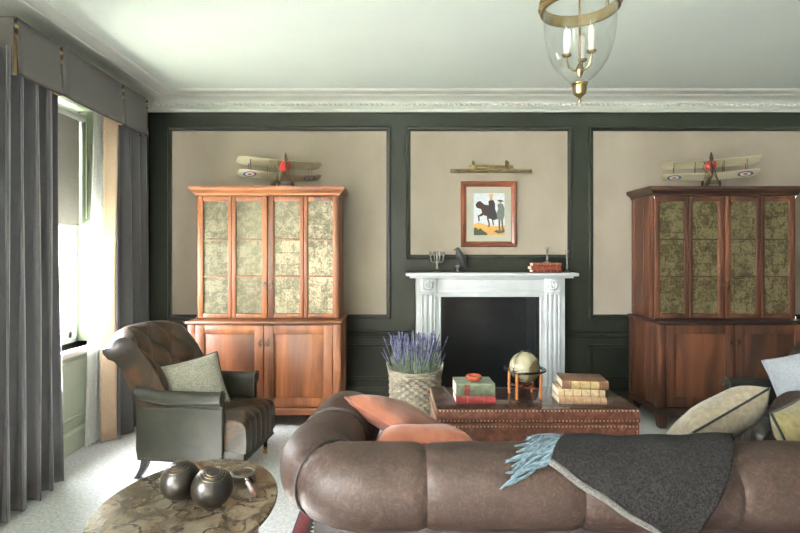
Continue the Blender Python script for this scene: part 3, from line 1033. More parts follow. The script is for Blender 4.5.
# ------------------------------------------------------------------ model biplanes
def make_plane(label):
    t = thing('model_biplane', label, 'model aeroplane')
    # nose along -y, span along x, z = 0 under the wheels

    def wing(z, half, chord, y0, dih):
        def fn(u, v):
            x = (2 * u - 1) * half
            e = abs(2 * u - 1)
            tipc = 1 - 0.35 * max(0, (e - 0.86) / 0.14) ** 2
            a = 2 * PI * v
            yy = y0 + chord * (0.5 - 0.5 * math.cos(a) * tipc)
            th = 0.010 * math.sin(a) * (0.6 + 0.4 * math.cos(a)) + 0.012 * math.sin(PI * (yy - y0) / chord)
            return (x, yy, z + dih * e + th)
        return MB().grid(fn, 24, 16, cv=True, capu=True)
    wing(0.172, 0.385, 0.165, -0.095, 0.012).build('upper_wing', M['wing'], t)
    wing(0.058, 0.375, 0.155, -0.06, 0.02).build('lower_wing', M['wing'], t)

    def fus(u, v):
        y = -0.13 + 0.44 * u
        r = 0.040 * (1 - 0.75 * max(0, (u - 0.25) / 0.75) ** 1.2)
        a = 2 * PI * v
        return (r * math.cos(a) * 0.9, y, 0.095 - 0.035 * u + r * 1.1 * math.sin(a))
    MB().grid(fus, 20, 14, cv=True, capu=True).build('fuselage', M['olive_drab'], t)
    cw = MB().lathe([(0.0, -0.01), (0.02, -0.012), (0.04, 0.0), (0.046, 0.02), (0.046, 0.05), (0.04, 0.055)], 20,
                    T=Matrix.Translation((0, -0.165, 0.097)) @ Matrix.Rotation(-PI / 2, 4, 'X')).build('cowling', M['plane_red'], t)
    pr = MB()
    for sg in (-1, 1):
        def pf_(u, v):
            z = sg * 0.105 * u
            w = 0.005 + 0.011 * math.sin(PI * min(1, u * 1.05) ** 0.8)
            a = 2 * PI * v
            return (w * math.cos(a), -0.185 + 0.003 * math.sin(a) + 0.006 * math.cos(a) * (1 - u), 0.098 + z)
        pr.grid(pf_, 10, 8, cv=True, capu=True)
    pr.ball((0, -0.19, 0.098), 0.011, 10)
    pr.build('propeller', M['dark_wood'], t)
    D = M['dark_wood']
    for sx in (-1, 1):
        for px in (0.11, 0.28):
            for y in (-0.03, 0.06):
                MB().tube([(sx * px, y, 0.07), (sx * px, y - 0.03, 0.178)], 0.0028, 6).build('strut', D, t)
        for y in (-0.06, 0.03):
            MB().tube([(sx * 0.03, y, 0.12), (sx * 0.045, y - 0.01, 0.178)], 0.0028, 6).build('strut', D, t)
        for y in (-0.10, -0.04):
            MB().tube([(sx * 0.03, y, 0.075), (sx * 0.06, -0.10, -0.058)], 0.003, 6).build('gear_leg', D, t)
        MB().torus((sx * 0.066, -0.10, -0.058), 0.022, 0.006, 20, 8, axis='x').lathe([(0, -0.003), (0.02, -0.002), (0.02, 0.002), (0, 0.003)], 16,
            T=Matrix.Translation((sx * 0.066, -0.10, -0.058)) @ Matrix.Rotation(PI / 2, 4, 'Y')).build('wheel', M['black_lacquer'], t)
    MB().tube([(-0.065, -0.10, -0.058), (0.065, -0.10, -0.058)], 0.003, 6).build('axle', D, t)
    MB().box(-0.10, 0.10, 0.27, 0.33, 0.062, 0.068, 0.002).build('tailplane', M['wing'], t)
    MB().prism([(0.27, 0.06), (0.34, 0.055), (0.335, 0.13), (0.30, 0.125)], -0.003, 0.003, 'yz').build('rudder', M['plane_red'], t)
    MB().tube([(0, 0.29, 0.06), (0, 0.33, 0.045)], 0.003, 6).build('tail_skid', M['dark_wood'], t)
    for sx in (-1, 1):
        r = MB()
        for k, (rad, mi) in enumerate(((0.058, 0), (0.041, 1), (0.018, 2))):
            for (zz, sg) in ((0.0585 + 0.0145, -1),):
                n = 24
                z = 0.0575 - 0.0006 * k
                r.add([(sx * 0.275 + rad * math.cos(2 * PI * j / n), 0.024 + rad * math.sin(2 * PI * j / n) * 0.95, z + 0.02 * 0.74) for j in range(n)], [tuple(range(n))], mi)
        r.build('roundel', [M['r_blue'], M['r_white'], M['r_red']], t, smooth=0)
    return t


pln = make_plane('cream model biplane on top of the lighter cabinet behind the armchair')
pln.location = (-0.985, 4.60, 2.107)
pln.rotation_euler = (math.radians(-17), 0, math.radians(28))
dup(pln, 'cream model biplane on top of the dark cabinet right of the fireplace', (2.86, 4.58, 2.107), (math.radians(-17), 0, math.radians(-26)))


# ------------------------------------------------------------------ hanging lantern
LX, LY = 0.777, 2.1
ln = thing('hanging_lantern', 'brass and clear glass hanging lantern with candle lights below the ceiling', 'lantern')
gp = [(0.145, 2.475), (0.143, 2.44), (0.141, 2.406), (0.138, 2.37), (0.132, 2.332), (0.122, 2.295), (0.108, 2.262), (0.086, 2.23), (0.062, 2.204), (0.04, 2.185), (0.03, 2.172)]
MB().lathe(gp, 48, c=(LX, LY, 0)).build('glass_shade', M['lantern_glass'], ln)
bd = MB().lathe([(0.146, 2.472), (0.156, 2.472), (0.158, 2.478), (0.154, 2.484), (0.154, 2.506), (0.160, 2.512), (0.160, 2.52), (0.146, 2.52), (0.146, 2.472)], 48, c=(LX, LY, 0))
for k in range(48):
    an = 2 * PI * k / 48
    bd.ball((LX + 0.157 * math.cos(an), LY + 0.157 * math.sin(an), 2.495), 0.008, 6)
bd.build('rim_band', M['brass'], ln)
MB().lathe([(0, 2.092), (0.004, 2.094), (0.008, 2.104), (0.004, 2.112), (0.012, 2.12), (0.024, 2.13), (0.028, 2.15), (0.028, 2.166), (0.033, 2.168), (0.033, 2.175), (0.026, 2.178), (0, 2.178)], 24, c=(LX, LY, 0)).build('finial', M['brass'], ln)
MB().tube([(LX, LY, 2.2), (LX, LY, 2.93)], 0.0045, 8).lathe([(0, 2.198), (0.007, 2.2), (0.014, 2.215), (0.017, 2.235), (0.01, 2.25), (0.0045, 2.26)], 16, c=(LX, LY, 0)).build('stem', M['brass'], ln)
for an in (185, 58, 302):
    an = math.radians(an)
    cx, cy = LX + 0.056 * math.cos(an), LY + 0.056 * math.sin(an)
    ar = MB().tube([(LX + (cx - LX) * q, LY + (cy - LY) * q, z) for q, z in ((0.1, 2.225), (0.5, 2.225), (0.85, 2.238), (1, 2.265), (1, 2.285))], 0.004, 8)
    ar.lathe([(0, 2.28), (0.016, 2.283), (0.02, 2.29), (0.012, 2.292), (0, 2.292)], 14, c=(cx, cy, 0))
    aro = ar.build('candle_arm', M['brass'], ln)
    MB().lathe([(0, 2.29), (0.012, 2.29), (0.012, 2.385), (0.01, 2.392), (0, 2.392)], 14, c=(cx, cy, 0)).build('candle_sleeve', M['cream'], aro)
    MB().lathe([(0.007, 2.39), (0.009, 2.40), (0.013, 2.415), (0.011, 2.43), (0.004, 2.448), (0, 2.456)], 12, c=(cx, cy, 0)).build('bulb', M['lantern_glass'], aro)
for k in range(3):
    an = 2 * PI * k / 3 + 0.4
    ch = MB()
    for j in range(9):
        q = j / 9
        ch.torus((LX + 0.15 * (1 - q) * math.cos(an), LY + 0.15 * (1 - q) * math.sin(an), 2.53 + 0.34 * q), 0.014, 0.003, 12, 6, axis='y' if j % 2 else 'x')
    ch.build('chain', M['brass'], ln)
MB().lathe([(0, 2.945), (0.06, 2.945), (0.06, 2.935), (0.03, 2.915), (0.012, 2.87), (0, 2.86)], 24, c=(LX, LY, 0)).build('ceiling_rose', M['brass'], ln)
settle(ln, (LX, LY, 2.092))


# ------------------------------------------------------------------ mantel things
MZ, MY = 1.287, 4.79


def at_mantel(px, Y=MY):
    return ((px - VPX) * Y / F_PX, Y, MZ)


cd = thing('candelabra', 'small pewter five branch candelabra at the end of the mantel nearest the lavender', 'candelabra')
MB().lathe([(0, 0), (0.036, 0), (0.036, 0.006), (0.016, 0.016), (0.008, 0.03), (0.012, 0.045), (0.007, 0.06), (0.011, 0.085), (0.007, 0.10), (0.009, 0.13), (0.006, 0.155), (0.012, 0.16), (0.013, 0.18), (0, 0.18)], 18).build('stem', M['pewter'], cd)
for an in (0, PI / 2, PI, 3 * PI / 2):
    x, y = math.cos(an + 0.3), math.sin(an + 0.3)
    h = MB().tube([(x * q, y * q, z) for q, z in ((0.006, 0.10), (0.03, 0.085), (0.052, 0.095), (0.058, 0.125), (0.058, 0.14))], 0.006, 8)
    h.lathe([(0, 0.138), (0.014, 0.142), (0.012, 0.148), (0.009, 0.152), (0.011, 0.175), (0, 0.175)], 12, c=(x * 0.058, y * 0.058, 0))
    h.build('branch', M['pewter'], cd)
cd.location = at_mantel(437)
cd.scale = (1.12, 1.12, 1.12)

cr = thing('crow_figurine', 'black crow figurine perched on a small pewter stand on the mantel', 'figurine')
MB().lathe([(0, 0), (0.024, 0), (0.022, 0.006), (0.009, 0.014), (0.008, 0.03), (0.014, 0.045), (0.026, 0.058), (0.026, 0.066), (0, 0.066)], 16, c=(-0.012, 0, 0)).build('stand', M['pewter'], cr)
bdy = MB().tube([(0.072, 0, 0.02), (0.062, 0, 0.045), (0.045, 0, 0.085), (0.022, 0, 0.13), (0.004, 0, 0.165), (-0.006, 0, 0.19), (-0.01, 0, 0.212), (-0.014, 0, 0.226), (-0.016, 0, 0.232)],
                [0.006, 0.012, 0.026, 0.036, 0.034, 0.026, 0.02, 0.013, 0.003], 14)
bdy.build('body', M['crow'], cr)
MB().tube([(-0.02, 0, 0.216), (-0.035, 0, 0.212), (-0.05, 0, 0.203)], [0.009, 0.006, 0.0015], 8).build('beak', M['crow'], cr)
for sy in (-1, 1):
    MB().tube([(0.0, sy * 0.024, 0.17), (0.022, sy * 0.034, 0.125), (0.05, sy * 0.026, 0.075), (0.075, sy * 0.012, 0.03)], [0.008, 0.018, 0.014, 0.003], 8).build('wing', M['crow'], cr)
    MB().tube([(0.004, sy * 0.012, 0.11), (-0.006, sy * 0.012, 0.062)], 0.004, 6).build('leg', M['crow'], cr)
cr.location = at_mantel(459)
cr.scale = (1.08, 1.25, 1.02)


def make_candlestick(label, h):
    t = thing('candlestick', label, 'candlestick')
    k = h / 0.2
    MB().lathe([(0, 0), (0.036, 0), (0.035, 0.005), (0.018, 0.012 * k), (0.008, 0.03 * k), (0.012, 0.05 * k), (0.006, 0.07 * k), (0.006, 0.115 * k), (0.011, 0.135 * k), (0.006, 0.15 * k), (0.014, 0.165 * k), (0.012, 0.19 * k), (0.018, 0.195 * k), (0.018, 0.2 * k), (0.008, 0.2 * k), (0.008, 0.18 * k), (0, 0.18 * k)], 18).build('stick', M['pewter'], t)
    return t


cs1 = make_candlestick('short pewter candlestick standing on the red books on the mantel', 0.145)
cs2 = make_candlestick('taller pewter candlestick at the mantel end beside the red books', 0.21)
cs2.location = at_mantel(567)


def book(name_label, L, D, H, col, loc, rz=0, bands=4, label_col=None, gilt=True, cat='book', group=None):
    """closed book lying flat, spine toward -y, length L along x, origin at the middle of its underside"""
    t = thing('book', name_label, cat, group)
    c = MB().box(-L / 2, L / 2, -D / 2 + 0.004, D / 2, 0, 0.004, 0.001).box(-L / 2, L / 2, -D / 2 + 0.004, D / 2, H - 0.004, H, 0.001)

    def sp(u, v):
        a = PI * v
        return (-L / 2 + L * u, -D / 2 + 0.006 - 0.008 * math.sin(a), H / 2 - H / 2 * math.cos(a))
    c.grid(sp, 1, 8).build('cover', cover(col), t, solid=0)
    MB().box(-L / 2 + 0.004, L / 2 - 0.004, -D / 2 + 0.006, D / 2 - 0.005, 0.004, H - 0.004).build('pages', M['page'], t)
    sb = MB()
    for k in range(bands):
        x = -L / 2 + L * (k + 0.7) / (bands + 0.4)
        sb.grid(lambda u, v: (x - 0.003 + 0.006 * u, -D / 2 + 0.006 - 0.0095 * math.sin(PI * v), H / 2 - H / 2 * math.cos(PI * v)), 1, 8)
    if bands:
        sb.build('spine_bands', M['brass'] if gilt else cover(col), t)
    if label_col:
        x0, x1 = label_col[1], label_col[2]
        MB().grid(lambda u, v: (L * (x0 + (x1 - x0) * u), -D / 2 + 0.006 - 0.0088 * math.sin(PI * (0.15 + 0.7 * v)), H / 2 - H / 2 * math.cos(PI * (0.15 + 0.7 * v))), 1, 6).build('spine_label', cover(label_col[0]), t)
    t.location, t.rotation_euler = loc, (0, 0, rz)
    return t


BX = (545 - VPX) * MY / F_PX
g = 'red books on the mantel'
book('lowest red leather book of the mantel pile, flat on the shelf', 0.27, 0.13, 0.03, (112, 44, 34), (BX + 0.005, 4.80, MZ), 0.0, 4, group=g)
book('middle red leather book of the mantel pile', 0.28, 0.125, 0.03, (120, 50, 38), (BX - 0.006, 4.80, MZ + 0.0305), 0.02, 4, group=g)
book('topmost red brown book of the mantel pile, under the candlestick', 0.265, 0.12, 0.03, (132, 66, 44), (BX + 0.006, 4.80, MZ + 0.061), -0.02, 4, group=g)
cs1.location = (BX + 0.02, 4.79, MZ + 0.0915)


# ------------------------------------------------------------------ trunk coffee table and what stands on it
TX0, TX1, TY0, TY1, TZ = 0.30, 1.63, 3.335, 3.885, 0.46
tr = thing('trunk_table', 'long studded brown leather trunk coffee table with a glass top', 'coffee table')
def nails(mb, p, q, n):
    for k in range(n):
        t = k / (n - 1)
        c = Vector(p).lerp(Vector(q), t)
        mb.ball(c, 0.0054, 6, mi=1)


tb = MB().box(TX0, TX1, TY0, TY1, 0.055, 0.356, 0.012)
tl = MB().box(TX0 - 0.004, TX1 + 0.004, TY0 - 0.004, TY1 + 0.004, 0.359, TZ - 0.008, 0.012)
for z in (TZ - 0.018, 0.377, 0.338, 0.075):
    e = 0.005 if z > 0.358 else 0
    mb = tl if e else tb
    nails(mb, (TX0 + 0.02, TY0 - e, z), (TX1 - 0.02, TY0 - e, z), 54)
    nails(mb, (TX0 - e, TY0 + 0.02, z), (TX0 - e, TY1 - 0.02, z), 22)
for x in (TX0 + 0.02, TX1 - 0.02):
    nails(tb, (x, TY0 - 0.001, 0.09), (x, TY0 - 0.001, 0.31), 15)
tb.build('body', [M['trunk_leather'], M['nail']], tr)
tl.build('lid', [M['trunk_leather'], M['nail']], tr)
MB().box(TX0 - 0.002, TX1 + 0.002, TY0 - 0.002, TY1 + 0.002, TZ - 0.007, TZ, 0.002).build('glass_top', M['top_glass'], tr)
for fx in (TX0 + 0.06, TX1 - 0.06):
    for fy in (TY0 + 0.06, TY1 - 0.06):
        MB().lathe([(0, 0), (0.028, 0), (0.034, 0.02), (0.03, 0.045), (0.03, 0.056), (0, 0.056)], 14, c=(fx, fy, 0)).build('foot', M['dark_wood'], tr)
settle(tr, ((TX0 + TX1) / 2, (TY0 + TY1) / 2, 0))
TT = TZ + 0.0005

bk1 = P(476, 399, 3.42)
book('red cloth book lying under the green book on the trunk', 0.268, 0.19, 0.05, (150, 52, 52), (bk1.x, 3.52, TT), 0.0, 2, group='books on the trunk')
book('thick sage green book with red spine label lying on the red book', 0.262, 0.20, 0.082, (120, 130, 108), (bk1.x - 0.003, 3.525, TT + 0.0505), 0.015, 3, ((138, 60, 52), -0.29, -0.15), group='books on the trunk')
ds = thing('dish', 'small round reddish brown dish on the green book', 'dish')
MB().lathe([(0, 0), (0.03, 0), (0.045, 0.008), (0.056, 0.022), (0.056, 0.034), (0.05, 0.04), (0.044, 0.036), (0.03, 0.03), (0, 0.03)], 28).build('bowl', mat('red_brown_glaze', (120, 50, 34), (152, 72, 50), 0.25, scale=12), ds)
ds.location = (bk1.x + 0.0, 3.51, TT + 0.133)

bk2 = P(586, 405, 3.42)
g = 'old leather books on the trunk'
book('lowest tan leather book of the three stacked beside the globe', 0.315, 0.20, 0.046, (172, 136, 106), (bk2.x - 0.02, 3.51, TT), -0.05, 5, group=g)
book('middle cream leather book of the three stacked beside the globe', 0.305, 0.20, 0.05, (196, 170, 132), (bk2.x - 0.022, 3.515, TT + 0.0465), -0.09, 5, group=g)
book('topmost brown book with blue spine label, stacked beside the globe', 0.30, 0.22, 0.058, (112, 78, 56), (bk2.x + 0.008, 3.525, TT + 0.097), -0.13, 4, ((176, 152, 104), -0.3, 0.3), group=g)

gb = thing('globe', 'antique cream globe in a turned wooden stand on the trunk', 'globe')
GZ = 0.205
R = 0.106
MB().ball((0, 0, GZ), R, 40).build('sphere', M['globe'], gb)
MB().torus((0, 0, GZ), R + 0.012, 0.0045, 48, 8, axis='y', T=Matrix.Translation((0, 0, GZ)) @ Matrix.Rotation(math.radians(35), 4, 'Z') @ Matrix.Translation((0, 0, -GZ))).build('meridian_ring', M['chrome'], gb)
MB().lathe([(0.122, 0.185), (0.146, 0.185), (0.148, 0.19), (0.146, 0.197), (0.122, 0.197), (0.122, 0.185)], 40).build('horizon_ring', M['black_lacquer'], gb)
for an in (40, 130, 220, 310):
    a_ = math.radians(an + 10)
    MB().lathe([(0, 0), (0.008, 0.0), (0.012, 0.01), (0.008, 0.02), (0.013, 0.035), (0.008, 0.05), (0.013, 0.066), (0.009, 0.085), (0.012, 0.13), (0.009, 0.165), (0.012, 0.175), (0.012, 0.185), (0, 0.185)], 14, c=(0.12 * math.cos(a_), 0.12 * math.sin(a_), 0)).build('leg', M['honey_wood'], gb)
s = MB()
for an in (50, 140):
    a_ = math.radians(an)
    s.tube([(0.12 * math.cos(a_), 0.12 * math.sin(a_), 0.066), (-0.12 * math.cos(a_), -0.12 * math.sin(a_), 0.066)], 0.008, 8)
s.lathe([(0, 0.05), (0.03, 0.055), (0.034, 0.066), (0.026, 0.078), (0.01, 0.085), (0.008, 0.09), (0, 0.09)], 18)
s.build('stretcher', M['frame_wood'], gb)
gb.location = (P(525, 397, 3.6).x, 3.61, TT)

# ------------------------------------------------------------------ basket of lavender
bs = thing('wicker_basket', 'tall round grey wicker basket standing between sofa and fireplace', 'basket')
BR, BH = 0.19, 0.525


def bask(u, v):
    a = 2 * PI * u
    z = BH * v
    row = int(v * 21)
    r = BR + 0.016 * v + 0.011 * math.sin(18 * a + (PI if row % 2 else 0)) * (1 if 0.04 < v < 0.93 else 0.3) + 0.004 * math.sin(42 * PI * v)
    if v > 0.93:
        r += 0.008
    return (r * math.cos(a), r * math.sin(a), z)


MB().grid(bask, 144, 90, cu=True).grid(lambda u, v: ((BR - 0.012 + 0.016 * v) * math.cos(2 * PI * u), (BR - 0.012 + 0.016 * v) * math.sin(2 * PI * u), 0.02 + (BH - 0.02) * v), 36, 4, cu=True, capv=True).build('basket_body', M['basket'], bs)
rm = MB()
for k in range(3):
    rm.tube([((BR + 0.012 + 0.006 * math.sin(12 * t * 2 * PI / 96 + k * 2.1)) * math.cos(2 * PI * t / 96), (BR + 0.012 + 0.006 * math.sin(12 * t * 2 * PI / 96 + k * 2.1)) * math.sin(2 * PI * t / 96), BH + 0.006 * math.cos(12 * t * 2 * PI / 96 + k * 2.1)) for t in range(96)], 0.008, 6, closed=True)
rm.build('rim', M['basket'], bs)
for sx in (-1, 1):
    MB().tube([(sx * (BR + 0.015 + 0.02 * math.sin(PI * k / 10)), 0.06 * math.cos(PI * k / 10), BH - 0.02 + 0.075 * math.sin(PI * k / 10)) for k in range(11)], 0.009, 8).build('handle', M['basket'], bs)
bs.location = (0.195, 4.15, 0)
lv = thing('lavender_bunch', 'bunch of purple lavender standing in the wicker basket', 'plant')
stm, flw, fol = MB(), MB(), MB()
for k in range(230):
    a_ = random.uniform(0, 2 * PI)
    r0 = 0.15 * math.sqrt(random.random())
    b0 = Vector((r0 * math.cos(a_), r0 * math.sin(a_), 0.46))
    lean = random.uniform(0.02, 0.10) * (0.4 + r0 / 0.15)
    h = random.uniform(0.2, 0.37)
    tip = b0 + Vector((lean * math.cos(a_) + random.uniform(-.03, .03), lean * math.sin(a_) + random.uniform(-.03, .03), h))
    mid = b0.lerp(tip, 0.5) + Vector((random.uniform(-.01, .01), random.uniform(-.01, .01), 0.01))
    stm.tube([b0, mid, tip], [0.0022, 0.0018, 0.0014], 4, cap=False)
    d = (tip - mid).normalized()
    fl = random.uniform(0.05, 0.11)
    nb = 5
    ps, rs = [], []
    for j in range(nb * 2 + 1):
        ps.append(tip - d * fl * (1 - j / (nb * 2)))
        rs.append((0.0072 if j % 2 else 0.0038) * (1 - 0.35 * j / (nb * 2)))
    rs[-1] = 0.001
    flw.tube(ps, rs, 6)
for k in range(90):
    a_ = random.uniform(0, 2 * PI)
    r0 = 0.16 * math.sqrt(random.random())
    b0 = Vector((r0 * math.cos(a_), r0 * math.sin(a_), 0.46))
    tip = b0 + Vector((0.05 * math.cos(a_), 0.05 * math.sin(a_), random.uniform(0.1, 0.22)))
    fol.tube([b0, b0.lerp(tip, 0.5) + Vector((0, 0, 0.02)), tip], [0.003, 0.005, 0.001], 5)
stm.lathe([(0, 0.44), (0.16, 0.44), (0.165, 0.46), (0, 0.465)], 20)
stm.build('stems', M['stem'], lv)
flw.build('flowers', M['lavender'], lv)
fol.build('foliage', M['stem'], lv)
settle(lv, (0, 0, 0.44))
lv.location = (0.195, 4.15, 0.44)


# ------------------------------------------------------------------ rug and sofa
rg = thing('rug', 'maroon, cream and black patterned rug under the sofa and trunk', 'rug')
RX0, RX1, RY0, RY1 = -0.52, 2.15, 1.5, 3.31
MB().box(RX0, RX1, RY0, RY1, 0.001, 0.012, 0.004).build('pile', M['rug_dark'], rg)
b2 = MB()
for (x0, x1, y0, y1) in ((RX0 + 0.01, RX0 + 0.075, RY0, RY1), (RX1 - 0.075, RX1 - 0.01, RY0, RY1), (RX0 + 0.075, RX1 - 0.075, RY0, RY0 + 0.065), (RX0 + 0.075, RX1 - 0.075, RY1 - 0.065, RY1)):
    b2.box(x0, x1, y0 + 0.004, y1 - 0.004, 0.008, 0.0135, 0.001)
b2.build('border', M['rug_red'], rg)
b3 = MB()
k = RY0 + 0.1
while k < RY1 - 0.1:
    for q in (0.095, 0.15, 0.205):
        b3.prism([(RX0 + q, k), (RX0 + q + 0.02, k - 0.014), (RX0 + q + 0.04, k), (RX0 + q + 0.02, k + 0.014)], 0.009, 0.0138, 'xy')
    k += 0.04
b3.build('motif', M['rug_cream'], rg)
settle(rg, (0.96, 2.6, 0))

sf = thing('sofa', 'long worn brown leather sofa seen from behind with a fat rolled back', 'sofa')
SXC, SBY, SZ = 0.956, 1.914, 0.606
AXL, ARC, AEND = -0.295, 0.20, 2.74
RA, RB = 0.16, 0.15
path, marks = [], {}
for k in range(25):
    path.append(Vector((AXL + 0.10 * (1 - k / 24) ** 1.2, AEND + (SBY + ARC - AEND) * k / 24, 0)))
for k in range(1, 17):
    a_ = PI + PI / 2 * k / 16
    path.append(Vector((AXL + ARC + ARC * math.cos(a_), SBY + ARC + ARC * math.sin(a_), 0)))
half_len_x = SXC
x = path[-1].x
n = 60
xe = 2 * SXC - x
for k in range(1, n + 1):
    path.append(Vector((x + (xe - x) * k / n, SBY, 0)))
for k in range(1, 17):
    a_ = -PI / 2 + PI / 2 * k / 16
    path.append(Vector((xe + ARC * math.cos(a_), SBY + ARC + ARC * math.sin(a_), 0)))
for k in range(1, 25):
    path.append(Vector((xe + ARC - 0.10 * (k / 24) ** 1.2, SBY + ARC + (AEND - SBY - ARC) * k / 24, 0)))
cum = [0]
for p, q in zip(path, path[1:]):
    cum.append(cum[-1] + (q - p).length)


def on_path(s):
    s = min(max(s, 0), cum[-1])
    for i in range(len(path) - 1):
        if s <= cum[i + 1] + 1e-9:
            t = (s - cum[i]) / (cum[i + 1] - cum[i])
            p = path[i].lerp(path[i + 1], t)
            i0, i1 = max(i - 1, 0), min(i + 2, len(path) - 1)
            d = (path[i1] - path[i0]).normalized()
            return p, d
    return path[-1], (path[-1] - path[-2]).normalized()


def s_at_x(X):
    for i, p in enumerate(path):
        if p.x >= X and abs(p.y - SBY) < 1e-6:
            return cum[i] - (p.x - X)


arm_len = AEND - SBY - ARC
mit = arm_len + ARC * PI / 4
cuts = [0, 0.37, mit, s_at_x(0.128), s_at_x(0.68), s_at_x(1.232), s_at_x(1.784), cum[-1] - mit, cum[-1] - 0.37, cum[-1]]


def pad(s0, s1, end0=False, end1=False):
    mb = MB()

    def fn(u, v):
        # denser samples near the seams
        uu = 0.5 - 0.5 * math.cos(PI * u)
        s = s0 + (s1 - s0) * uu
        p, d = on_path(s)
        e = min(uu, 1 - uu) * (s1 - s0)
        k = 1 - 0.085 * math.exp(-(e / 0.022) ** 1.3) - 0.035 * math.exp(-(e / 0.12) ** 2)
        for flag, dd in ((end0, uu), (end1, 1 - uu)):
            if flag:
                q = dd * (s1 - s0)
                k = math.sqrt(max(0.0, 1 - max(0, 1 - q / 0.10) ** 2.6)) * 0.98 + 0.02
        a = 2 * PI * v
        nx = Vector((d.y, -d.x, 0))           # outward (left of travel reversed)
        c, sn = math.cos(a), math.sin(a)
        c = math.copysign(abs(c) ** 0.88, c)
        sn = math.copysign(abs(sn) ** 0.92, sn)
        rip = 0.001 * math.sin(31 * s + 3 * math.sin(2 * a)) + 0.002 * math.sin(9 * s + 2 * a)
        # small gathers where the leather is pulled into a seam
        rip += 0.003 * math.exp(-(e / 0.05) ** 2) * math.sin(22 * a) * (1 if not (end0 or end1) else 0.4)
        r1, r2 = (RA + rip) * k, (RB + rip) * k
        off = nx * (r1 * c)
        return (p.x + off.x, p.y + off.y, SZ + r2 * sn)
    mb.grid(fn, 44, 56, cv=True, capu=True)
    return mb


for i in range(len(cuts) - 1):
    nm = 'arm_roll' if i in (0, 1, len(cuts) - 3, len(cuts) - 2) else 'back_roll'
    pad(cuts[i], cuts[i + 1], i == 0, i == len(cuts) - 2).build(nm, M['sofa'], sf, smooth=60)
for s in (mit, cum[-1] - mit, 0.37, cum[-1] - 0.37):
    p, d = on_path(s)
    nx = Vector((d.y, -d.x, 0))
    MB().tube([(p.x + nx.x * RA * 0.945 * math.cos(a_), p.y + nx.y * RA * 0.945 * math.cos(a_), SZ + RB * 0.945 * math.sin(a_)) for a_ in [2 * PI * j / 48 for j in range(48)]], 0.006, 6, closed=True).build('welt', M['sofa_dark'], sf)
xi0, xi1 = AXL + 0.1, 2 * SXC - AXL - 0.1
MB().box(xi0 - 0.09, xi1 + 0.09, SBY - 0.05, SBY + 0.10, 0.09, 0.52, 0.02).build('outer_back', M['sofa_dark'], sf)
for s in (-1, 1):
    xa = sorted((SXC + s * (SXC - AXL - 0.15), SXC + s * (SXC - AXL + 0.0)))
    MB().box(xa[0], xa[1], SBY + 0.02, AEND - 0.05, 0.09, 0.56, 0.02).build('arm_side', M['sofa_dark'], sf)
MB().box(xi0 - 0.03, xi1 + 0.03, SBY + 0.08, AEND + 0.02, 0.09, 0.28, 0.02).build('seat_base', M['sofa'], sf)
for k in range(3):
    w = (xi1 - xi0 - 0.08) / 3
    x0 = xi0 + 0.04 + w * k
    MB().box(x0 + 0.004, x0 + w - 0.004, SBY + 0.155, AEND + 0.03, 0.285, 0.44, 0.045, seg=4).build('seat_cushion', M['sofa'], sf, smooth=60)
for fx in (xi0 - 0.02, xi1 + 0.02):
    for fy in (SBY + 0.02, AEND - 0.1):
        MB().lathe([(0, 0), (0.03, 0), (0.038, 0.03), (0.03, 0.07), (0.034, 0.085), (0, 0.092)], 14, c=(fx, fy, 0.014)).build('foot', M['dark_wood'], sf)
settle(sf, (SXC, 2.3, 0.0))


# ------------------------------------------------------------------ the throw over the sofa back
th = thing('throw_blanket', 'charcoal wool throw with blue fringe draped over the sofa back', 'blanket')


def on_roll(X, s, off):
    """s = arc length from the top of the roll: negative over the seat side, positive down the camera side"""
    a_, b_ = RA + off, RB + off
    Rm = (a_ + b_) / 2
    ang = s / Rm
    if ang <= PI / 2:
        if ang < -PI / 2.2:
            e = (-PI / 2.2 - ang) * Rm
            return Vector((X, SBY + a_ * math.sin(PI / 2.2), SZ + b_ * math.cos(PI / 2.2) - e))
        return Vector((X, SBY - a_ * math.sin(ang), SZ + b_ * math.cos(ang)))
    return Vector((X, SBY - a_, SZ - (ang - PI / 2) * Rm))


# corners (X, s): fringe end over the top, fringe end down the back, hanging tip, far end over the top
def thr(u, v, off):
    A0, A1, B1, B0 = (0.72, -0.16), (0.56, 0.125), (0.997, 0.43), (1.37, -0.13)
    top = Vector(A0).lerp(Vector(B0), u)
    bot = Vector(A1).lerp(Vector(B1), u)
    q = top.lerp(bot, v)
    w = 0.004 * math.sin(7 * u + 9 * v) + 0.003 * math.sin(17 * u - 5 * v)
    return on_roll(q.x, q.y, off + w)


def sheet(u, v):
    return thr(u, v, 0.022)


MB().grid(sheet, 60, 60).build('cloth', M['throw'], th, solid=0.014)
MB().tube([thr(k / 50, 1.0, 0.022) for k in range(51)], 0.0125, 8).build('edge_binding', M['throw_edge'], th)
fg = MB()
for k in range(34):
    v = k / 33
    p0 = thr(0.0, v, 0.024)
    q = Vector((0.72, -0.16)).lerp(Vector((0.56, 0.125)), v)
    L = random.uniform(0.15, 0.21)
    dx, dsx = -0.9, 0.62 - 0.38 * v + random.uniform(-0.3, 0.3)
    pts = [p0]
    for j in range(1, 7):
        t = j / 6
        pts.append(on_roll(q.x + dx * L * t + 0.006 * math.sin(5 * t + k), q.y + (dsx * L * t) + 0.02 * t * t, 0.022 + 0.006 * math.sin(7 * t + k * 1.7)))
    fg.tube(pts, [0.0065, 0.0058, 0.0055, 0.005, 0.005, 0.0055, 0.003], 6)
fg.build('fringe', M['fringe'], th)
settle(th, (0.95, SBY, 0.3))


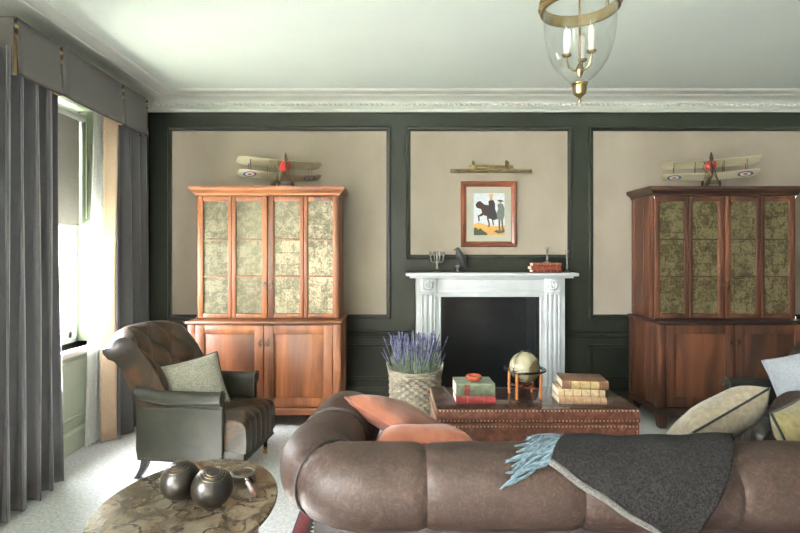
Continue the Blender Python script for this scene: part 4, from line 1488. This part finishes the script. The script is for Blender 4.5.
# ------------------------------------------------------------------ cushions
def cushion_mesh(w, h, t, seed=0, pinch=0.07, pw=0.55):
    rnd = random.Random(seed)
    ph = [rnd.uniform(0, 6.3) for _ in range(4)]

    def prof(u, v):
        a, b = 2 * u - 1, 2 * v - 1
        e = max(0.0, (1 - a ** 4) * (1 - b ** 4)) ** pw
        x = a * w / 2 * (1 - pinch * (1 - b * b) * 1.0)
        y = b * h / 2 * (1 - pinch * (1 - a * a) * 1.0)
        wr = 0.06 * math.sin(5 * a + 3 * b + ph[0]) * e + 0.05 * math.sin(7 * b - 4 * a + ph[1]) * e
        return x, y, t / 2 * (e + wr * 0.5)
    n = 26
    mb = MB()
    mb.grid(lambda u, v: (lambda q: (q[0], q[1], q[2]))(prof(u, v)), n, n)
    mb.grid(lambda u, v: (lambda q: (q[0], q[1], -q[2]))(prof(u, v)), n, n)
    edge = []
    for (f, g_) in ((lambda k: k, lambda k: 0), (lambda k: 1, lambda k: k), (lambda k: 1 - k, lambda k: 1), (lambda k: 0, lambda k: 1 - k)):
        for k in range(18):
            q = prof(f(k / 18), g_(k / 18))
            edge.append((q[0], q[1], 0))
    return mb, edge


def cushion(label, material, piping, w, h, t, loc, rot, seed=0, pinch=0.07, back=None):
    o = thing('cushion', label, 'cushion')
    mb, edge = cushion_mesh(w, h, t, seed, pinch)
    if back:
        half = len(mb.f) // 2
        mb.m = [0] * half + [1] * half
    mb.build('cushion_body', [material, back] if back else material, o, smooth=60)
    MB().tube(edge, 0.006, 6, closed=True).build('piping', piping, o)
    o.location = loc
    o.rotation_mode = 'XYZ'
    o.rotation_euler = rot
    return o


RD = math.radians


def place(o, corner, e1, e2, w, h):
    """lay a cushion from one corner along two edge directions"""
    a = Vector(e1).normalized()
    b = Vector(e2)
    b = (b - a * b.dot(a)).normalized()
    n = a.cross(b)
    c = Vector(corner) + a * w / 2 + b * h / 2
    m = Matrix((a, b, n)).transposed().to_4x4()
    o.location = c
    o.rotation_euler = m.to_euler()
    return o


Z3 = (0, 0, 0)
place(cushion('burnt orange cushion with one corner lifted onto the sofa arm', M['orange'], M['orange'], 0.40, 0.42, 0.13, Z3, Z3, 1),
      (-0.226, 2.45, 0.785), (0.265, -0.25, -0.09), (0.435, 0.15, -0.19), 0.42, 0.42)
place(cushion('burnt orange cushion slumped against the sofa back, lower of the two orange ones', M['orange'], M['orange'], 0.42, 0.42, 0.17, Z3, Z3, 2),
      (-0.06, 2.09, 0.70), (1, 0.08, -0.04), (-0.1, 0.9, -0.38), 0.42, 0.42)
place(cushion('beige cushion with dark piping propped on the sofa by the throw', M['beige_cushion'], M['black_trim'], 0.45, 0.46, 0.20, Z3, Z3, 3),
      (1.80, 2.42, 0.835), (-0.43, -0.07, -0.2), (0.1, 0.8, -0.55), 0.45, 0.46)
cushion('mustard cushion with dark piping leaning on the sofa arm beside the beige one', M['olive_cushion'], M['black_trim'], 0.42, 0.42, 0.15, (1.88, 2.26, 0.62), (RD(70), RD(-8), RD(30)), 4)


# ------------------------------------------------------------------ armchairs
def make_armchair(label):
    t = thing('armchair', label, 'armchair')
    # faces +x, origin on the floor in the middle of the legs

    # -- back: closed side profile swept across the width
    front = [(-0.155, 0.33), (-0.17, 0.42), (-0.195, 0.52), (-0.225, 0.62), (-0.262, 0.72), (-0.31, 0.81), (-0.365, 0.885)]
    roll = [(-0.475 + 0.092 * math.cos(a_), 0.888 + 0.092 * math.sin(a_)) for a_ in [RD(v) for v in (20, 50, 80, 110, 140, 170, 200, 235, 262)]]
    rear = [(-0.44, 0.74), (-0.40, 0.62), (-0.362, 0.48), (-0.345, 0.34), (-0.335, 0.2), (-0.325, 0.135)]
    low = [(-0.2, 0.135), (-0.17, 0.22)]

    def densify(ps, k):
        out = []
        for p, q in zip(ps, ps[1:]):
            for j in range(k):
                out.append((p[0] + (q[0] - p[0]) * j / k, p[1] + (q[1] - p[1]) * j / k))
        return out
    prof = densify(front + roll[:1], 7) + densify(roll + rear[:1], 3) + densify(rear + low[:1], 2) + low
    nf = 7 * 7 + 6
    arc = [0]
    for p, q in zip(prof, prof[1:]):
        arc.append(arc[-1] + math.hypot(q[0] - p[0], q[1] - p[1]))
    py, ps = 0.13, 0.15

    def bfn(u, v):
        k = int(round(v * len(prof))) % len(prof)
        x, z = prof[k]
        e = 2 * u - 1
        hw = 0.315 + 0.05 * min(1, max(0, (z - 0.35) / 0.5))
        y = e * hw
        x += 0.085 * abs(e) ** 3.0 * min(1, max(0, (z - 0.2) / 0.3)) * (1 if k < nf + 10 else 0.35)
        z -= 0.05 * abs(e) ** 4 * max(0, (z - 0.6) / 0.4)
        if k < nf and z > 0.38:
            a, b = (y / py + arc[k] / ps), (y / py - arc[k] / ps)
            cre = (abs(math.sin(PI * a / 2 + PI / 4)) * abs(math.sin(PI * b / 2 + PI / 4))) ** 0.5
            fade = min(1, (1 - abs(e)) / 0.12)
            x += (0.042 * cre - 0.016) * fade
        return (x, y, z)
    MB().grid(bfn, 56, len(prof), cv=True, capu=True).build('backrest', M['green_leather_tuft'], t, smooth=60)
    bt = MB()
    for i in range(-2, 3):
        for j in range(0, 9):
            # buttons where both crease families meet
            y, s = py * i * 0.5, ps * j * 0.5
            a, b = y / py + s / ps, y / py - s / ps
            if abs(math.sin(PI * a / 2 + PI / 4)) < 0.05 and abs(math.sin(PI * b / 2 + PI / 4)) < 0.05 and 0.08 < s < 0.6:
                k = min(range(nf), key=lambda q: abs(arc[q] - s))
                p = Vector(bfn(((y / 0.34) + 1) / 2, k / len(prof)))
                bt.ball((p.x + 0.004, p.y, p.z), 0.009, 8)
    if bt.v:
        bt.build('buttons', M['green_leather'], t)

    # -- seat
    def seat(u, v):
        # u around a rounded rectangle section (x,z), v across y
        x0, x1, z0, z1 = -0.17, 0.385, 0.20, 0.415
        pts = [(x0, z0), (x0, z1)] + [(x0 + (x1 - 0.05 - x0) * k / 16, z1) for k in range(1, 17)] + \
              [(x1 - 0.05 + 0.05 * math.sin(PI / 2 * k / 5), z1 - 0.05 + 0.05 * math.cos(PI / 2 * k / 5)) for k in range(1, 6)] + \
              [(x1 + 0.004 * math.sin(PI * k / 6), z1 - 0.05 - (z1 - 0.05 - z0) * k / 6) for k in range(1, 7)]
        k = int(round(u * len(pts))) % len(pts)
        x, z = pts[k]
        e = 2 * v - 1
        y = e * (0.262 + 0.045 * min(1, max(0, (x - 0.30) / 0.05)))
        if 1 < k < 18:
            a, b = (y / 0.15 + x / 0.15), (y / 0.15 - x / 0.15)
            z += 0.02 * (abs(math.sin(PI * a / 2)) * abs(math.sin(PI * b / 2))) ** 0.5 - 0.006 + 0.012 * (1 - e * e)
        elif k >= 18:
            x += 0.014 * abs(math.sin(PI * y / 0.1)) ** 0.6 - 0.006
        z -= 0.02 * abs(e) ** 8 if z > 0.3 else 0
        return (x, y, z)
    MB().grid(seat, 29, 48, cu=True, capv=True).build('seat', M['green_leather_tuft'], t, smooth=60)
    fr_ = MB().box(-0.32, 0.375, -0.305, 0.305, 0.135, 0.215, 0.012)
    for k in range(26):
        fr_.ball((0.377, -0.295 + 0.59 * k / 25, 0.15), 0.0055, 6, mi=1)
    fr_.build('seat_rail', [M['green_leather'], M['bronze']], t)

    # -- arms: side panel and outward roll
    for s in (-1, 1):
        x0, x1 = -0.315, 0.237

        def arm(u, v):
            x = x0 + (x1 - x0) * u
            sec = [(0.275, 0.2), (0.272, 0.40), (0.272, 0.48), (0.279, 0.535)] + [(0.328 + 0.052 * math.cos(RD(q)), 0.545 + 0.045 * math.sin(RD(q))) for q in (165, 140, 115, 90, 65, 40, 15, -15, -45, -75, -100)] + \
                  [(0.325, 0.485), (0.332, 0.40), (0.332, 0.25), (0.332, 0.135), (0.28, 0.135)]
            k = int(round(v * len(sec))) % len(sec)
            y, z = sec[k]
            if z > 0.44:
                z += 0.03 * max(0, (-0.05 - x) / 0.26) ** 2 + 0.01 * max(0, (x - 0.1) / 0.2) ** 2
            return (x, s * y, z)
        nlh = MB().grid(arm, 24, 20, cv=True, capu=True)
        MB().tube([(0.24, s * (0.328 + 0.05 * math.cos(RD(q))), 0.552 + 0.045 * math.sin(RD(q))) for q in range(200, -130, -22)] + [(0.24, s * 0.325, 0.48), (0.24, s * 0.332, 0.38), (0.24, s * 0.332, 0.2)], 0.005, 6).build('welt', M['green_leather'], t)
        MB().tube([(x0 + 0.05 + (x1 - x0 - 0.06) * k / 10, s * 0.334, 0.482) for k in range(11)], 0.004, 6).build('welt', M['green_leather'], t)
        for k in range(14):
            nlh.ball((0.239, s * 0.322, 0.16 + 0.31 * k / 13), 0.0055, 6, mi=1)
        for k in range(9):
            q = RD(200 - 300 * k / 8)
            nlh.ball((0.239, s * (0.328 + 0.04 * math.cos(q)), 0.552 + 0.035 * math.sin(q)), 0.0055, 6, mi=1)
        for k in range(22):
            nlh.ball((-0.29 + 0.51 * k / 21, s * 0.333, 0.15), 0.005, 6, mi=1)
        nlh.build('arm', [M['green_leather'], M['bronze']], t, smooth=50)
        # legs
        lg = MB().lathe([(0, 0.05), (0.012, 0.05), (0.016, 0.07), (0.012, 0.085), (0.02, 0.105), (0.024, 0.13), (0.02, 0.138), (0, 0.138)], 14, c=(0.325, s * 0.27, 0))
        lg = lg.build('leg', M['black_lacquer'], t)
        MB().lathe([(0, 0.036), (0.013, 0.036), (0.015, 0.045), (0.015, 0.055), (0, 0.06)], 12, c=(0.325, s * 0.27, 0)).torus((0.325, s * 0.27, 0.018), 0.012, 0.006, 16, 8, axis='y').ball((0.325, s * 0.27, 0.018), 0.012, 8, sc=(1, 0.6, 1)).build('castor', M['brass'], lg)
        MB().grid(lambda u, v: (lambda q, h: (-0.285 - 0.06 * u * u + q[0] * h, s * 0.28 + q[1] * h, 0.14 * (1 - u)))([(-1, -1), (1, -1), (1, 1), (-1, 1)][int(round(v * 4)) % 4], 0.024 - 0.006 * u), 6, 4, cv=True, capu=True).build('leg', M['black_lacquer'], t)
    return t


ac = make_armchair('bottle green tufted leather armchair standing by the window')
SCALE_T = Matrix.Diagonal((1.03, 0.87, 1, 1))
for ch in kids(ac):
    ch.data.transform(SCALE_T)
    for g in kids(ch):
        g.data.transform(SCALE_T)
ac.location = (-1.28, 3.54, 0)
ac.rotation_euler = (0, 0, RD(-7))
dup(ac, 'green leather armchair half hidden behind the sofa, before the dark cabinet', (2.62, 3.32, 0), (0, 0, RD(180)))

cmat = Matrix.Translation(ac.location) @ Matrix.Rotation(RD(-7), 4, 'Z')
cu = cushion('pale grey woven cushion with dark piping on the tufted armchair by the window', M['chair_cushion'], M['black_trim'], 0.40, 0.38, 0.15, (0, 0, 0), (0, 0, 0), 6)
cu.matrix_world = cmat @ Matrix.Translation((-0.06, -0.04, 0.565)) @ Euler((RD(64), RD(-8), RD(44))).to_matrix().to_4x4()
cushion('plain white cushion on the armchair half hidden behind the sofa', M['white_cushion'], M['white_cushion'], 0.44, 0.44, 0.15, (2.72, 3.30, 0.62), (RD(70), RD(-24), RD(-50)), 7)


# ------------------------------------------------------------------ marble side table and what lies on it
st = thing('side_table', 'oval brown veined marble topped side table in front of the armchair', 'table')
SCX, SCY, SA, SBB, SZT = -0.742, 1.87, 0.315, 0.40, 0.56
tp = [(0.0, -0.034), (0.93, -0.034), (0.955, -0.03), (0.97, -0.02), (0.99, -0.018), (1.0, -0.012), (1.0, -0.005), (0.99, 0.0), (0.0, 0.0)]
MB().lathe(tp, 72, T=Matrix.Translation((SCX, SCY, SZT)) @ Matrix.Diagonal((SA, SBB, 1, 1))).build('tabletop', M['stone'], st)
for k in range(4):
    a_ = PI / 4 + k * PI / 2
    bx, by = SCX + 0.72 * SA * math.cos(a_) * 1.1, SCY + 0.72 * SBB * math.sin(a_) * 1.1
    MB().grid(lambda u, v: (lambda q, h: (bx + q[0] * h, by + q[1] * h, (SZT - 0.034) * (1 - u)))([(-1, -1), (1, -1), (1, 1), (-1, 1)][int(round(v * 4)) % 4], 0.021 - 0.008 * u), 6, 4, cv=True, capu=True).build('leg', M['frame_wood'], st)
MB().lathe([(0.66, SZT - 0.085), (0.7, SZT - 0.085), (0.7, SZT - 0.033), (0.66, SZT - 0.033), (0.66, SZT - 0.085)], 48, T=Matrix.Translation((SCX, SCY, 0)) @ Matrix.Diagonal((SA * 1.1, SBB * 1.1, 1, 1))).build('apron', M['frame_wood'], st)
settle(st, (SCX, SCY, 0))


def make_bowl_ball(label, r, loc, tilt):
    t = thing('lawn_bowl', label, 'ball', 'lawn bowls on the side table')
    MB().ball((0, 0, 0), r, 40, sc=(1, 1, 0.955)).build('ball', M['bowl_wood'], t)
    rr = MB()
    for q in (0.34, 0.46, 0.60):
        z = r * 0.955 * math.sqrt(1 - q * q)
        rr.torus((0, 0, z), r * q, 0.0014, 40, 6)
    rr.build('ring_lines', M['bronze'], t)
    t.location = loc
    t.rotation_euler = tilt
    return t


make_bowl_ball('dark lawn bowl on the marble table, the one farther behind, nearer the curtain', 0.072, (-0.783, 1.895, SZT + 0.0705), (RD(10), RD(-6), 0))
make_bowl_ball('dark lawn bowl on the marble table, the closer one beside the magnifying glass', 0.0735, (-0.645, 1.84, SZT + 0.0715), (RD(14), RD(8), 0))

mg = thing('magnifying_glass', 'magnifying glass with a turned dark handle lying on the marble table', 'magnifying glass')
LC = Vector((-0.605, 2.086, SZT + 0.02))
HD = Vector((0.116, -0.216, 0)).normalized()
MB().torus(LC, 0.046, 0.005, 40, 8).build('rim', M['pewter'], mg)
MB().lathe([(0, -0.004), (0.03, -0.003), (0.045, 0), (0.03, 0.003), (0, 0.004)], 32, c=LC).build('lens', M['top_glass'], mg)
d0 = LC + HD * 0.05
MB().tube([d0 + HD * q + Vector((0, 0, -0.004)) for q in (0, 0.012, 0.022, 0.03, 0.034)], [0.005, 0.006, 0.009, 0.009, 0.006], 12).build('ferrule', M['chrome'], mg)
MB().tube([d0 + HD * q + Vector((0, 0, -0.006)) for q in (0.034, 0.045, 0.06, 0.075, 0.09, 0.105, 0.12, 0.135, 0.15, 0.16, 0.165)], [0.007, 0.012, 0.009, 0.011, 0.014, 0.012, 0.014, 0.0145, 0.013, 0.008, 0.002], 14).build('handle', M['dark_wood'], mg)
settle(mg, LC)
